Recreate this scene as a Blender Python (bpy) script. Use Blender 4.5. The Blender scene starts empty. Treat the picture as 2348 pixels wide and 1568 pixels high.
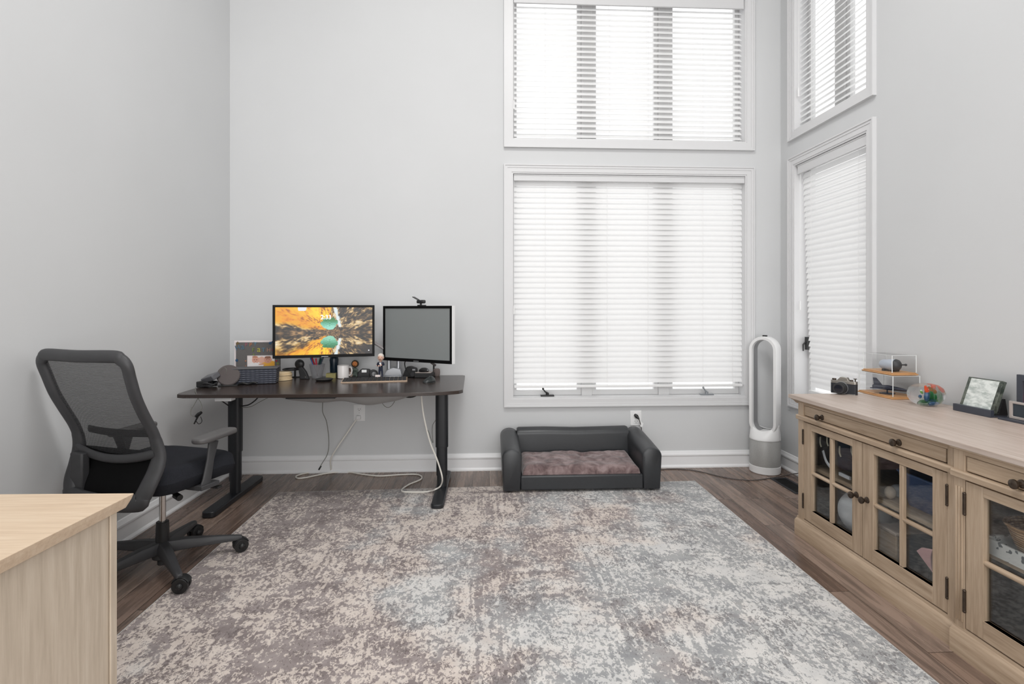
import bpy, bmesh, math, random
from mathutils import Vector, Matrix, noise
random.seed(7)
PI = math.pi
SC = bpy.context.scene
COL = SC.collection
# ---------------------------------------------------------------- camera, world, light, exposure
FPX, CX, HY, EYE = 1183.0, 1174.0, 708.0, 1.3
YAW = math.atan(56 / 1183.0)
cam_d = bpy.data.cameras.new('camera'); cam = bpy.data.objects.new('camera', cam_d); COL.objects.link(cam)
cam.location = (0, 0, EYE); cam.rotation_euler = (PI / 2, 0, -YAW)
cam_d.sensor_width = 36; cam_d.lens = FPX / 2348 * 36; cam_d.shift_y = -76 / 2348; cam_d.clip_start = 0.02
SC.camera = cam
SC.view_settings.view_transform = 'Standard'; SC.view_settings.look = 'None'
SC.view_settings.gamma = 1; SC.view_settings.use_curve_mapping = False
SC.view_settings.exposure = 0.18
world = bpy.data.worlds.new('overcast_sky'); SC.world = world; world.use_nodes = True
bg = world.node_tree.nodes['Background']; bg.inputs[0].default_value = (1, 1, 1, 1); bg.inputs[1].default_value = 1.15
def area(name, loc, rot, sx, sy, power, col=(1, 1, 1)):
    l = bpy.data.lights.new(name, 'AREA'); l.shape = 'RECTANGLE'; l.size = sx; l.size_y = sy; l.energy = power; l.color = col
    o = bpy.data.objects.new(name, l); o.location = loc; o.rotation_euler = rot; COL.objects.link(o); return o
# added fill lights out of view, for even brightness: rear opening and ceiling
area('rear_fill', (0.2, -2.95, 2.3), (PI / 2, 0, math.radians(16)), 3.8, 4.2, 116, (1, 0.995, 0.985))
area('ceiling_fill', (0.2, 1.3, 4.93), (0, 0, 0), 1.2, 1.2, 72, (1, 0.99, 0.975))

# ---------------------------------------------------------------- helpers
def lin(c):
    return tuple(((x / 255) / 12.92 if x / 255 <= 0.04045 else ((x / 255 + 0.055) / 1.055) ** 2.4) for x in c) + (1,)
def ray(px, py):
    x, z = (px - CX) / FPX, -(py - HY) / FPX
    S, C = math.sin(YAW), math.cos(YAW)
    return Vector((x * C + S, C - x * S, z))
def onX(px, py, X): r = ray(px, py); return Vector((0, 0, EYE)) + r * (X / r.x)
def onY(px, py, Y): r = ray(px, py); return Vector((0, 0, EYE)) + r * (Y / r.y)
def onZ(px, py, Z): r = ray(px, py); return Vector((0, 0, EYE)) + r * ((Z - EYE) / r.z)

class MB:
    def __init__(s): s.v = []; s.f = []
    def add(s, vs, fs, M=None):
        b = len(s.v)
        s.v += [tuple((M @ Vector(v)) if M is not None else v) for v in vs]
        s.f += [tuple(b + i for i in f) for f in fs]; return s
    def box(s, x0, x1, y0, y1, z0, z1, M=None):
        vs = [(x, y, z) for z in (z0, z1) for y in (y0, y1) for x in (x0, x1)]
        return s.add(vs, [(0, 2, 3, 1), (4, 5, 7, 6), (0, 1, 5, 4), (2, 6, 7, 3), (0, 4, 6, 2), (1, 3, 7, 5)], M)
    def cyl(s, p0, p1, r0, r1=None, n=24, caps=True):
        r1 = r0 if r1 is None else r1
        p0, p1 = Vector(p0), Vector(p1); d = (p1 - p0).normalized()
        a = d.orthogonal().normalized(); b = d.cross(a)
        vs = [tuple(p + (a * math.cos(t) + b * math.sin(t)) * r) for p, r in ((p0, r0), (p1, r1)) for t in [2 * PI * k / n for k in range(n)]]
        fs = [(k, (k + 1) % n, n + (k + 1) % n, n + k) for k in range(n)]
        if caps: fs += [tuple(range(n - 1, -1, -1)), tuple(range(n, 2 * n))]
        return s.add(vs, fs)
    def lathe(s, prof, c=(0, 0, 0), n=32, M=None):
        vs = []; fs = []
        for r, z in prof:
            for k in range(n):
                t = 2 * PI * k / n; vs.append((c[0] + r * math.cos(t), c[1] + r * math.sin(t), c[2] + z))
        m = len(prof)
        for i in range(m - 1):
            for k in range(n):
                fs.append((i * n + k, i * n + (k + 1) % n, (i + 1) * n + (k + 1) % n, (i + 1) * n + k))
        if prof[0][0] > 1e-6: fs.append(tuple(range(n - 1, -1, -1)))
        if prof[-1][0] > 1e-6: fs.append(tuple(range((m - 1) * n, m * n)))
        return s.add(vs, fs, M)
    def sphere(s, c, r, n=20, m=12, M=None):
        if not hasattr(r, '__len__'): r = (r, r, r)
        vs = []; fs = []
        for i in range(m + 1):
            p = PI * i / m
            for k in range(n):
                t = 2 * PI * k / n
                vs.append((c[0] + r[0] * math.sin(p) * math.cos(t), c[1] + r[1] * math.sin(p) * math.sin(t), c[2] - r[2] * math.cos(p)))
        for i in range(m):
            for k in range(n):
                fs.append((i * n + k, i * n + (k + 1) % n, (i + 1) * n + (k + 1) % n, (i + 1) * n + k))
        return s.add(vs, fs, M)
    def tube(s, pts, r, n=10, closed=False, up=None, caps=True):
        """r: radius, list of radii, or list/tuple pair (a,b) elliptic when up is given"""
        P = [Vector(p) for p in pts]; m = len(P); rings = []
        prev = None
        for i, p in enumerate(P):
            if closed: t = (P[(i + 1) % m] - P[i - 1]).normalized()
            else: t = (P[min(i + 1, m - 1)] - P[max(i - 1, 0)]).normalized()
            if up is not None: a = t.cross(Vector(up)).normalized()
            elif prev is None: a = t.orthogonal().normalized()
            else: a = (prev - t * prev.dot(t)).normalized()
            prev = a; b = t.cross(a)
            ri = r[i] if isinstance(r, list) else r
            ra, rb = ri if isinstance(ri, tuple) else (ri, ri)
            rings.append([tuple(p + a * (ra * math.cos(2 * PI * k / n)) + b * (rb * math.sin(2 * PI * k / n))) for k in range(n)])
        vs = [v for q in rings for v in q]; fs = []
        for i in range(m if closed else m - 1):
            j = (i + 1) % m
            for k in range(n): fs.append((i * n + k, i * n + (k + 1) % n, j * n + (k + 1) % n, j * n + k))
        if not closed and caps: fs += [tuple(range(n - 1, -1, -1)), tuple(range((m - 1) * n, m * n))]
        return s.add(vs, fs)
    def prism(s, poly, h0, h1, axis='z', M=None):
        """poly 2D; axis z: (x,y); axis y: (x,z); axis x: (y,z)"""
        def p3(a, b, h): return {'z': (a, b, h), 'y': (a, h, b), 'x': (h, a, b)}[axis]
        n = len(poly)
        vs = [p3(a, b, h0) for a, b in poly] + [p3(a, b, h1) for a, b in poly]
        fs = [(k, (k + 1) % n, n + (k + 1) % n, n + k) for k in range(n)] + [tuple(range(n - 1, -1, -1)), tuple(range(n, 2 * n))]
        return s.add(vs, fs, M)
    def frame(s, outer, inner, h0, h1, axis='y', M=None):
        """ring between two equal-length 2D loops, extruded"""
        def p3(a, b, h): return {'z': (a, b, h), 'y': (a, h, b), 'x': (h, a, b)}[axis]
        n = len(outer)
        vs = [p3(a, b, h0) for a, b in outer] + [p3(a, b, h0) for a, b in inner] + [p3(a, b, h1) for a, b in outer] + [p3(a, b, h1) for a, b in inner]
        fs = []
        for k in range(n):
            j = (k + 1) % n
            fs += [(k, j, n + j, n + k), (2 * n + k, 3 * n + k, 3 * n + j, 2 * n + j), (k, 2 * n + k, 2 * n + j, j), (n + k, n + j, 3 * n + j, 3 * n + k)]
        return s.add(vs, fs, M)
    def grid(s, fn, nu, nv):
        vs = [tuple(fn(i / nu, j / nv)) for j in range(nv + 1) for i in range(nu + 1)]
        w = nu + 1
        return s.add(vs, [(j * w + i, j * w + i + 1, (j + 1) * w + i + 1, (j + 1) * w + i) for j in range(nv) for i in range(nu)])

ROOTM = {}
def rootm(o):
    while o.parent is not None: o = o.parent
    return ROOTM.get(o.name, Matrix.Identity(4))
def obj(name, mb, mat, parent=None, w=False, bevel=0, seg=2, sub=0, solid=0, smooth=True, angle=35, label=None, kind=None):
    me = bpy.data.meshes.new(name); me.from_pydata(mb.v, [], mb.f)
    bm = bmesh.new(); bm.from_mesh(me); bmesh.ops.recalc_face_normals(bm, faces=bm.faces); bm.to_mesh(me); bm.free()
    o = bpy.data.objects.new(name, me); COL.objects.link(o)
    if parent is not None:
        o.parent = parent
        if w: me.transform(rootm(parent).inverted())
    if smooth:
        me.shade_smooth()
        try: me.set_sharp_from_angle(angle=math.radians(angle))
        except Exception: pass
    if mat: me.materials.append(mat)
    if solid:
        m = o.modifiers.new('t', 'SOLIDIFY'); m.thickness = solid; m.offset = 0
    if bevel:
        m = o.modifiers.new('b', 'BEVEL'); m.width = bevel; m.segments = seg; m.limit_method = 'ANGLE'; m.angle_limit = math.radians(30)
    if sub:
        m = o.modifiers.new('s', 'SUBSURF'); m.levels = sub; m.render_levels = sub
    if label: o['label'] = label
    if kind: o['kind'] = kind
    return o
def tag(o, label, cat, group=None, kind=None):
    o['label'] = label; o['category'] = cat
    if group: o['group'] = group
    if kind: o['kind'] = kind
    return o
def thing(name, label, cat, loc, rotz=0, group=None):
    o = bpy.data.objects.new(name, None); o.empty_display_size = 0.05; COL.objects.link(o)
    o.location = loc; o.rotation_euler = (0, 0, rotz)
    ROOTM[o.name] = Matrix.Translation(Vector(loc)) @ Matrix.Rotation(rotz, 4, 'Z')
    return tag(o, label, cat, group)
def struct(o): o['kind'] = 'structure'; return o
def dup(o, parent=None):
    c = o.copy(); COL.objects.link(c)
    if parent is not None: c.parent = parent
    for ch in list(o.children): dup(ch, c)
    return c
def cr(P, n=6, closed=False):
    P = [Vector(p) for p in P]; m = len(P); out = []
    for i in range(m if closed else m - 1):
        g = (lambda k: P[k % m]) if closed else (lambda k: P[max(0, min(m - 1, k))])
        a, b, c, d = g(i - 1), g(i), g(i + 1), g(i + 2)
        for k in range(n):
            t = k / n
            out.append(0.5 * ((2 * b) + (c - a) * t + (2 * a - 5 * b + 4 * c - d) * t * t + (3 * b - a - 3 * c + d) * t ** 3))
    if not closed: out.append(P[-1])
    return out
def rrect(x0, x1, y0, y1, r, n=5):
    out = []
    for cx, cy, a in ((x1 - r, y0 + r, -90), (x1 - r, y1 - r, 0), (x0 + r, y1 - r, 90), (x0 + r, y0 + r, 180)):
        for k in range(n + 1):
            t = math.radians(a + 90 * k / n); out.append((cx + r * math.cos(t), cy + r * math.sin(t)))
    return out
def text(name, body, size, ext, mat, parent, M, align='CENTER', label=None):
    c = bpy.data.curves.new('t', 'FONT'); c.body = body; c.size = size; c.extrude = ext; c.align_x = align; c.align_y = 'CENTER'; c.offset = size * 0.008
    t = bpy.data.objects.new('t', c); COL.objects.link(t); bpy.context.view_layer.update()
    me = bpy.data.meshes.new_from_object(t.evaluated_get(bpy.context.evaluated_depsgraph_get()))
    bpy.data.objects.remove(t); bpy.data.curves.remove(c)
    me.name = name; me.transform(M); me.materials.clear(); me.materials.append(mat)
    o = bpy.data.objects.new(name, me); COL.objects.link(o)
    if parent: o.parent = parent
    if label: o['label'] = label
    return o
def skin(name, V, E, R, mat, parent, sub=1):
    me = bpy.data.meshes.new(name); me.from_pydata(V, E, []); o = bpy.data.objects.new(name, me); COL.objects.link(o)
    o.parent = parent; me.materials.append(mat)
    m = o.modifiers.new('k', 'SKIN'); me.skin_vertices.new() if not me.skin_vertices else None
    for i, r in enumerate(R): me.skin_vertices[0].data[i].radius = (r, r)
    me.skin_vertices[0].data[0].use_root = True; m.use_smooth_shade = True
    s = o.modifiers.new('s', 'SUBSURF'); s.levels = sub; s.render_levels = sub
    return o

# ---------------------------------------------------------------- materials
class NT:
    def __init__(s, name):
        s.m = bpy.data.materials.new(name); s.m.use_nodes = True; s.t = s.m.node_tree; s.n = s.t.nodes; s.l = s.t.links
        s.b = s.n['Principled BSDF']; s.out = s.n['Material Output']
    def new(s, t, **k):
        x = s.n.new(t)
        for a, v in k.items():
            if a in x.inputs: s.set(x.inputs[a], v)
            else: setattr(x, a, v)
        return x
    def set(s, i, v):
        if isinstance(v, bpy.types.NodeSocket): s.l.new(v, i)
        else: i.default_value = v
    def coord(s, scale=(1, 1, 1), rot=(0, 0, 0), loc=(0, 0, 0), kind='Object'):
        c = s.new('ShaderNodeTexCoord'); m = s.new('ShaderNodeMapping'); s.l.new(c.outputs[kind], m.inputs[0])
        m.inputs['Scale'].default_value = scale; m.inputs['Rotation'].default_value = rot; m.inputs['Location'].default_value = loc
        return m.outputs[0]
    def noise(s, vec, scale, detail=3, rough=0.5, dist=0):
        x = s.new('ShaderNodeTexNoise'); s.l.new(vec, x.inputs['Vector']); x.inputs['Scale'].default_value = scale
        x.inputs['Detail'].default_value = detail; x.inputs['Roughness'].default_value = rough; x.inputs['Distortion'].default_value = dist
        return x.outputs['Fac']
    def ramp(s, fac, stops, interp='LINEAR'):
        r = s.new('ShaderNodeValToRGB'); s.l.new(fac, r.inputs[0]); e = r.color_ramp.elements; r.color_ramp.interpolation = interp
        while len(e) < len(stops): e.new(0.5)
        for q, (p, c) in zip(e, stops): q.position = p; q.color = lin(c) if len(c) == 3 else c
        return r.outputs[0]
    def math(s, op, a, b=0.0, c=None):
        x = s.new('ShaderNodeMath', operation=op); s.set(x.inputs[0], a); s.set(x.inputs[1], b)
        if c is not None: s.set(x.inputs[2], c)
        return x.outputs[0]
    def mix(s, fac, a, b, blend='MIX'):
        x = s.new('ShaderNodeMix', data_type='RGBA', blend_type=blend); s.set(x.inputs[0], fac)
        s.set(x.inputs[6], a); s.set(x.inputs[7], b); return x.outputs[2]
    def bump(s, h, strength=0.3, dist=0.002):
        x = s.new('ShaderNodeBump'); s.l.new(h, x.inputs['Height']); x.inputs['Strength'].default_value = strength; x.inputs['Distance'].default_value = dist
        s.l.new(x.outputs[0], s.b.inputs['Normal'])
    def p(s, **k):
        for a, v in k.items(): s.set(s.b.inputs[a.replace('_', ' ')], v)
        return s.m
def mat(name, rgb, rough=0.5, metal=0.0, nscale=0, namt=0.06, bump=0, bscale=400, coat=0, spec=0.5, emit=None, es=1):
    t = NT(name); c = lin(rgb)
    if nscale:
        n = t.noise(t.coord(), nscale, 3)
        d = tuple(max(0, x * (1 - namt * 2)) for x in c[:3]) + (1,); u = tuple(min(1, x * (1 + namt * 2)) for x in c[:3]) + (1,)
        t.set(t.b.inputs['Base Color'], t.mix(n, d, u))
    else: t.b.inputs['Base Color'].default_value = c
    if bump: t.bump(t.noise(t.coord(), bscale, 2), bump, 0.001)
    t.p(Roughness=rough, Metallic=metal); t.b.inputs['Specular IOR Level'].default_value = spec
    t.b.inputs['Coat Weight'].default_value = coat
    if emit: t.b.inputs['Emission Color'].default_value = lin(emit); t.b.inputs['Emission Strength'].default_value = es
    return t.m
def woodm(name, cols, axis, rough=0.5, dens=1.0, contrast=1.0, bump=0.12):
    t = NT(name); st = {'x': (0.06, 1, 1), 'y': (1, 0.06, 1), 'z': (1, 1, 0.06)}[axis]
    v = t.coord(scale=tuple(a * dens for a in st))
    n1 = t.noise(v, 52, 6, 0.6, 0.3); n2 = t.noise(v, 190, 3, 0.6); n3 = t.noise(t.coord(), 2.2, 2)
    m = t.math('ADD', t.math('MULTIPLY', n1, 0.62), t.math('ADD', t.math('MULTIPLY', n2, 0.2), t.math('MULTIPLY', n3, 0.18)))
    c = t.ramp(m, [(0.34, cols[0]), (0.5, cols[1]), (0.66, cols[2])])
    t.bump(n2, bump, 0.001); return t.p(Base_Color=c, Roughness=rough)
def thin_glass(name, tint=(1, 1, 1, 1), ior=1.5, rough=0.0, boost=1.0):
    t = NT(name); tr = t.new('ShaderNodeBsdfTransparent'); tr.inputs[0].default_value = tint
    g = t.new('ShaderNodeBsdfGlossy'); g.inputs['Roughness'].default_value = rough
    lw = t.new('ShaderNodeLayerWeight'); lw.inputs[0].default_value = 0.5; f0 = ((ior - 1) / (ior + 1)) ** 2 * boost
    fm = t.math('ADD', t.math('MULTIPLY', t.math('POWER', lw.outputs['Facing'], 5.0), 1 - f0), f0)
    mx = t.new('ShaderNodeMixShader'); t.l.new(fm, mx.inputs[0]); t.l.new(tr.outputs[0], mx.inputs[1]); t.l.new(g.outputs[0], mx.inputs[2])
    t.l.new(mx.outputs[0], t.out.inputs[0]); t.n.remove(t.b); return t.m
def wallm():
    t = NT('wall_paint'); n = t.noise(t.coord(), 1.3, 3); c = t.mix(n, lin((205, 206, 207)), lin((212, 213, 214)))
    t.bump(t.noise(t.coord(), 260, 2), 0.08, 0.0006); t.b.inputs['Specular IOR Level'].default_value = 0.25
    return t.p(Base_Color=c, Roughness=0.7)
M_WALL = wallm()
M_TRIM = mat('trim_paint', (236, 236, 237), 0.38); M_CASE = mat('casing_paint', (215, 215, 216), 0.4); M_VAL = mat('valance_paint', (212, 212, 213), 0.45)
M_CEIL = mat('ceiling_paint', (235, 235, 233), 0.8)
def slatm():
    t = NT('blind_slat'); d = t.new('ShaderNodeBsdfDiffuse'); d.inputs[0].default_value = lin((240, 240, 240))
    tr = t.new('ShaderNodeBsdfTranslucent'); tr.inputs[0].default_value = lin((236, 236, 236))
    mx = t.new('ShaderNodeMixShader'); mx.inputs[0].default_value = 0.25
    t.l.new(d.outputs[0], mx.inputs[1]); t.l.new(tr.outputs[0], mx.inputs[2]); t.l.new(mx.outputs[0], t.out.inputs[0]); t.n.remove(t.b); return t.m
M_SLAT = slatm()
M_VINYL = mat('window_vinyl', (222, 222, 222), 0.35)
M_GLASSW = thin_glass('window_glass')
M_GLASSD = thin_glass('cabinet_glass', (0.95, 0.96, 0.96, 1), 1.5, 0.01, 1.6)
M_ACRYL = thin_glass('clear_acrylic', (0.995, 0.995, 0.995, 1), 1.45, 0.0, 0.6)
def floorm():
    t = NT('wood_floor'); c = t.new('ShaderNodeTexCoord'); sp = t.new('ShaderNodeSeparateXYZ'); t.l.new(c.outputs['Object'], sp.inputs[0])
    cb = t.new('ShaderNodeCombineXYZ'); t.l.new(sp.outputs[1], cb.inputs[0]); t.l.new(t.math('ADD', sp.outputs[0], 0.1137), cb.inputs[1])
    br = t.new('ShaderNodeTexBrick'); t.l.new(cb.outputs[0], br.inputs['Vector']); br.offset = 0.37; br.offset_frequency = 2
    for k, v in (('Color1', (0, 0, 0, 1)), ('Color2', (1, 1, 1, 1)), ('Mortar', (0.5, 0.5, 0.5, 1)), ('Scale', 1.0), ('Mortar Size', 0.0018), ('Mortar Smooth', 0.1), ('Bias', 0.0), ('Brick Width', 1.15), ('Row Height', 0.127)):
        br.inputs[k].default_value = v
    rgb = t.new('ShaderNodeSeparateColor'); t.l.new(br.outputs[0], rgb.inputs[0])
    off = t.new('ShaderNodeCombineXYZ'); t.l.new(t.math('MULTIPLY', rgb.outputs[0], 9.0), off.inputs[2])
    va = t.new('ShaderNodeVectorMath', operation='ADD'); t.l.new(t.coord((1, 0.07, 1)), va.inputs[0]); t.l.new(off.outputs[0], va.inputs[1])
    g1 = t.noise(va.outputs[0], 30, 6, 0.62, 0.7)
    base = t.ramp(rgb.outputs[0], [(0.0, (112, 91, 80)), (0.35, (142, 121, 109)), (0.7, (158, 137, 124)), (1.0, (128, 103, 88))])
    gr = t.ramp(g1, [(0.3, (150, 150, 150)), (0.62, (255, 255, 255))])
    col = t.mix(1.0, base, gr, 'MULTIPLY')
    col = t.mix(br.outputs['Fac'], col, lin((66, 52, 45)))
    t.bump(t.math('SUBTRACT', t.math('MULTIPLY', g1, 0.3), br.outputs['Fac']), 0.25, 0.0015)
    t.b.inputs['Specular IOR Level'].default_value = 0.45
    return t.p(Base_Color=col, Roughness=t.math('ADD', t.math('MULTIPLY', g1, 0.14), 0.2))
M_FLOOR = floorm()
OAK = [(150, 129, 107), (175, 153, 130), (191, 171, 149)]
OAKT = [(168, 150, 137), (188, 172, 161), (199, 186, 177)]
M_OAKV = woodm('weathered_oak_upright_grain', OAK, 'z'); M_OAKH = woodm('weathered_oak_long_grain', OAK, 'y')
M_OAKT = woodm('weathered_oak_top', OAKT, 'y', 0.42)
PALE = [(178, 163, 145), (193, 178, 160), (204, 191, 174)]
M_PALEV = woodm('pale_oak_upright_grain', PALE, 'z', 0.5, 1.2); M_PALEH = woodm('pale_oak_top', [(196, 171, 145), (210, 187, 161), (219, 200, 176)], 'x', 0.5, 1.2)
M_SHADEIN = woodm('cabinet_inside_shaded', [(54, 44, 37), (66, 55, 46), (76, 64, 54)], 'y')  # same oak inside; the shade of the interior is put into its colour
M_BRONZE = mat('dark_bronze', (78, 68, 60), 0.32, 0.85, 60, 0.2)
M_BLK = mat('black_plastic', (30, 30, 31), 0.42, nscale=30, namt=0.1)
M_BLKM = mat('matte_black_plastic', (44, 44, 46), 0.55, nscale=40, bump=0.15, bscale=900)
M_CHAIR = mat('charcoal_nylon', (58, 58, 60), 0.5, nscale=20, bump=0.1, bscale=1200)
M_FAB = mat('black_seat_fabric', (40, 41, 46), 0.92, nscale=300, namt=0.25, bump=0.5, bscale=1500, spec=0.15)
M_CHROME = mat('chrome', (200, 196, 192), 0.14, 1.0)
M_SILV = mat('brushed_silver', (186, 188, 192), 0.32, 0.75)
M_WHITE = mat('white_plastic', (236, 236, 236), 0.35)
M_WCORD = mat('white_cord', (232, 228, 220), 0.5)
M_GCORD = mat('grey_cord', (120, 120, 112), 0.6)
M_BCORD = mat('black_cord', (34, 34, 36), 0.55)
M_LEATH = mat('black_leatherette', (44, 46, 49), 0.36, nscale=50, namt=0.08, bump=0.25, bscale=700, spec=0.6)
M_BEZ = mat('monitor_black', (9, 9, 10), 0.4, spec=0.15)
M_STEEL = mat('black_powder_steel', (29, 31, 35), 0.38, nscale=50)
# ---------------------------------------------------------------- room shell
XL, XR, YB, YR, ZC = -2.03, 2.43, 4.17, -3.0, 5.0
def wall_with_holes(name, a0, a1, z0, z1, holes, d0, d1, axis):
    m = MB(); xs = sorted({a0, a1} | {h[0] for h in holes} | {h[1] for h in holes}); zs = sorted({z0, z1} | {h[2] for h in holes} | {h[3] for h in holes})
    for i in range(len(xs) - 1):
        for j in range(len(zs) - 1):
            cx, cz = (xs[i] + xs[i + 1]) / 2, (zs[j] + zs[j + 1]) / 2
            if any(h[0] < cx < h[1] and h[2] < cz < h[3] for h in holes): continue
            if axis == 'y': m.box(xs[i], xs[i + 1], d0, d1, zs[j], zs[j + 1])
            else: m.box(d0, d1, xs[i], xs[i + 1], zs[j], zs[j + 1])
    bm = bmesh.new(); o = obj(name, m, M_WALL, smooth=False)
    bm.from_mesh(o.data); bmesh.ops.remove_doubles(bm, verts=bm.verts, dist=1e-5)
    seen = {}
    for f in bm.faces: seen.setdefault(tuple(sorted(v.index for v in f.verts)), []).append(f)
    bmesh.ops.delete(bm, geom=[f for l in seen.values() if len(l) > 1 for f in l], context='FACES_ONLY')
    bmesh.ops.recalc_face_normals(bm, faces=bm.faces); bm.to_mesh(o.data); bm.free()
    return struct(o)
WB = [(0.194, 2.135, 0.57, 2.405), (0.194, 2.135, 2.665, 3.92)]
WR = [(3.178, 3.975, 0.585, 2.44), (3.178, 3.975, 2.70, 3.92)]
wall_with_holes('wall_back', XL - 0.16, XR + 0.16, 0, ZC, WB, YB, YB + 0.16, 'y')
wall_with_holes('wall_right', YR, YB, 0, ZC, WR, XR, XR + 0.16, 'x')
wall_with_holes('wall_left', YR, YB, 0, ZC, [], XL - 0.16, XL, 'x')
wall_with_holes('wall_rear', XL, XR, 0, ZC, [(-1.75, 2.15, 0.15, 4.45)], YR - 0.16, YR, 'y')  # opening added out of view to hold the rear fill light
struct(obj('floor', MB().box(XL - 0.16, XR + 0.16, YR - 0.16, YB + 0.16, -0.08, 0), M_FLOOR, smooth=False))
struct(obj('ceiling', MB().box(XL - 0.16, XR + 0.16, YR - 0.16, YB + 0.16, ZC, ZC + 0.1), M_CEIL, smooth=False))
fill_light = thing('unseen_fill_rim', 'square white rim added around the unseen ceiling fill light', 'fill_light', (0.2, 1.3, ZC))  # added, never in view: goes with the overhead fill light
obj('rim', MB().frame(rrect(-0.66, 0.66, -0.66, 0.66, 0.05), rrect(-0.61, 0.61, -0.61, 0.61, 0.03), -0.06, 0, 'z'), M_WHITE, fill_light)
# baseboards: tall flat board, moulded cap, shoe
def baseboard(name, a0, a1, face, axis, sgn):
    prof = [(0, 0), (0.026, 0), (0.026, 0.01), (0.02, 0.02), (0.015, 0.024), (0.013, 0.092), (0.019, 0.098), (0.019, 0.108), (0.012, 0.118), (0.007, 0.132), (0, 0.135)]
    poly = [(face + sgn * d, z) for d, z in prof]
    struct(obj(name, MB().prism(poly, a0, a1, axis), M_TRIM, angle=25))
baseboard('baseboard_back', XL + 0.026, XR - 0.026, YB, 'x', -1)
baseboard('baseboard_left', YR, YB, XL, 'y', 1)
baseboard('baseboard_right', YR, YB, XR, 'y', -1)

def window(n, hole, plane, axis, mull, latch):
    """hole (a0,a1,z0,z1); axis 'y' = back wall, 'x' = right wall; casing on the room side"""
    a0, a1, z0, z1 = hole; sg = -1
    def bx(m, p0, p1, d0, d1, q0, q1):
        return m.box(p0, p1, plane + d0, plane + d1, q0, q1) if axis == 'y' else m.box(plane + d0, plane + d1, p0, p1, q0, q1)
    m = MB(); W = 0.062
    for w0, w1, d in ((-0.012, 0.0, 0.012), (0.0, 0.034, 0.017), (0.034, 0.052, 0.021), (0.052, W, 0.027)):  # stepped casing
        o = [(a0 - w1, z0 - w1), (a1 + w1, z0 - w1), (a1 + w1, z1 + w1), (a0 - w1, z1 + w1)]
        i = [(a0 - w0, z0 - w0), (a1 + w0, z0 - w0), (a1 + w0, z1 + w0), (a0 - w0, z1 + w0)]
        m.frame(o, i, plane - d, plane, axis)
    m.frame([(a0, z0), (a1, z0), (a1, z1), (a0, z1)], [(a0 + 0.012, z0 + 0.012), (a1 - 0.012, z0 + 0.012), (a1 - 0.012, z1 - 0.012), (a0 + 0.012, z1 - 0.012)], plane, plane + 0.16, axis)
    root = struct(obj('window_%d' % n, m, M_CASE, smooth=False, bevel=0.0))
    cuts = [a0 + 0.012] + mull + [a1 - 0.012]
    f = MB(); g = MB()
    for k in range(len(mull)):
        bx(f, mull[k] - 0.045, mull[k] + 0.045, 0.085, 0.155, z0 + 0.01, z1 - 0.01)
    for k in range(len(cuts) - 1):
        p0 = cuts[k] + (0.045 if k else 0); p1 = cuts[k + 1] - (0.045 if k < len(mull) else 0)
        f.frame([(p0, z0 + .012), (p1, z0 + .012), (p1, z1 - .012), (p0, z1 - .012)], [(p0 + 0.035, z0 + .055), (p1 - 0.035, z0 + .055), (p1 - 0.035, z1 - .05), (p0 + 0.035, z1 - .05)], plane + 0.10, plane + 0.14, axis)
        bx(g, p0 + 0.03, p1 - 0.03, 0.118, 0.122, z0 + 0.05, z1 - 0.045)
    fr = obj('window_frame', f, M_VINYL, root, bevel=0.003)
    obj('window_pane', g, M_GLASSW, root, smooth=False)
    for (q, z, mt, lab) in latch:
        L = MB(); d = -1
        if axis == 'y':
            y = plane + 0.035; yb = z0 + 0.012
            L.box(q - 0.055, q + 0.055, y, y + 0.03, yb, yb + 0.012); L.cyl((q, y + 0.015, yb + 0.01), (q, y + 0.015, yb + 0.03), 0.013)
            L.tube([(q, y + 0.012, yb + 0.028), (q - 0.02, y, yb + 0.04), (q - 0.035, y - 0.005, yb + 0.06)], [0.007, 0.006, 0.005], 8); L.sphere((q - 0.037, y - 0.005, yb + 0.064), 0.009, 12, 8)
        else:
            x = plane + 0.06
            L.box(x, x + 0.02, q - 0.012, q + 0.012, z - 0.05, z + 0.05); L.tube([(x, q, z + 0.01), (x - 0.02, q, z - 0.01), (x - 0.022, q - 0.004, z - 0.06)], [0.007, 0.006, 0.005], 8)
            L.box(x + 0.02, x + 0.05, q - 0.01, q + 0.01, z - 0.02, z + 0.02)
        obj('window_latch', L, mt, root, label=lab, bevel=0.001)
    return root
M_LSILV = mat('latch_silver', (170, 174, 178), 0.3, 0.8)
window(1, WB[0], YB, 'y', [0.825, 1.475], [(0.49, 0, M_BLK, 'black crank latch at the window foot'), (1.825, 0, M_LSILV, 'silver crank latch at the window foot')])
window(2, WB[1], YB, 'y', [0.825, 1.475], [])
window(3, WR[0], XR, 'x', [], [(3.93, 1.03, M_BLK, 'black lever latch on the window side')])
window(4, WR[1], XR, 'x', [3.57], [])

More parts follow.
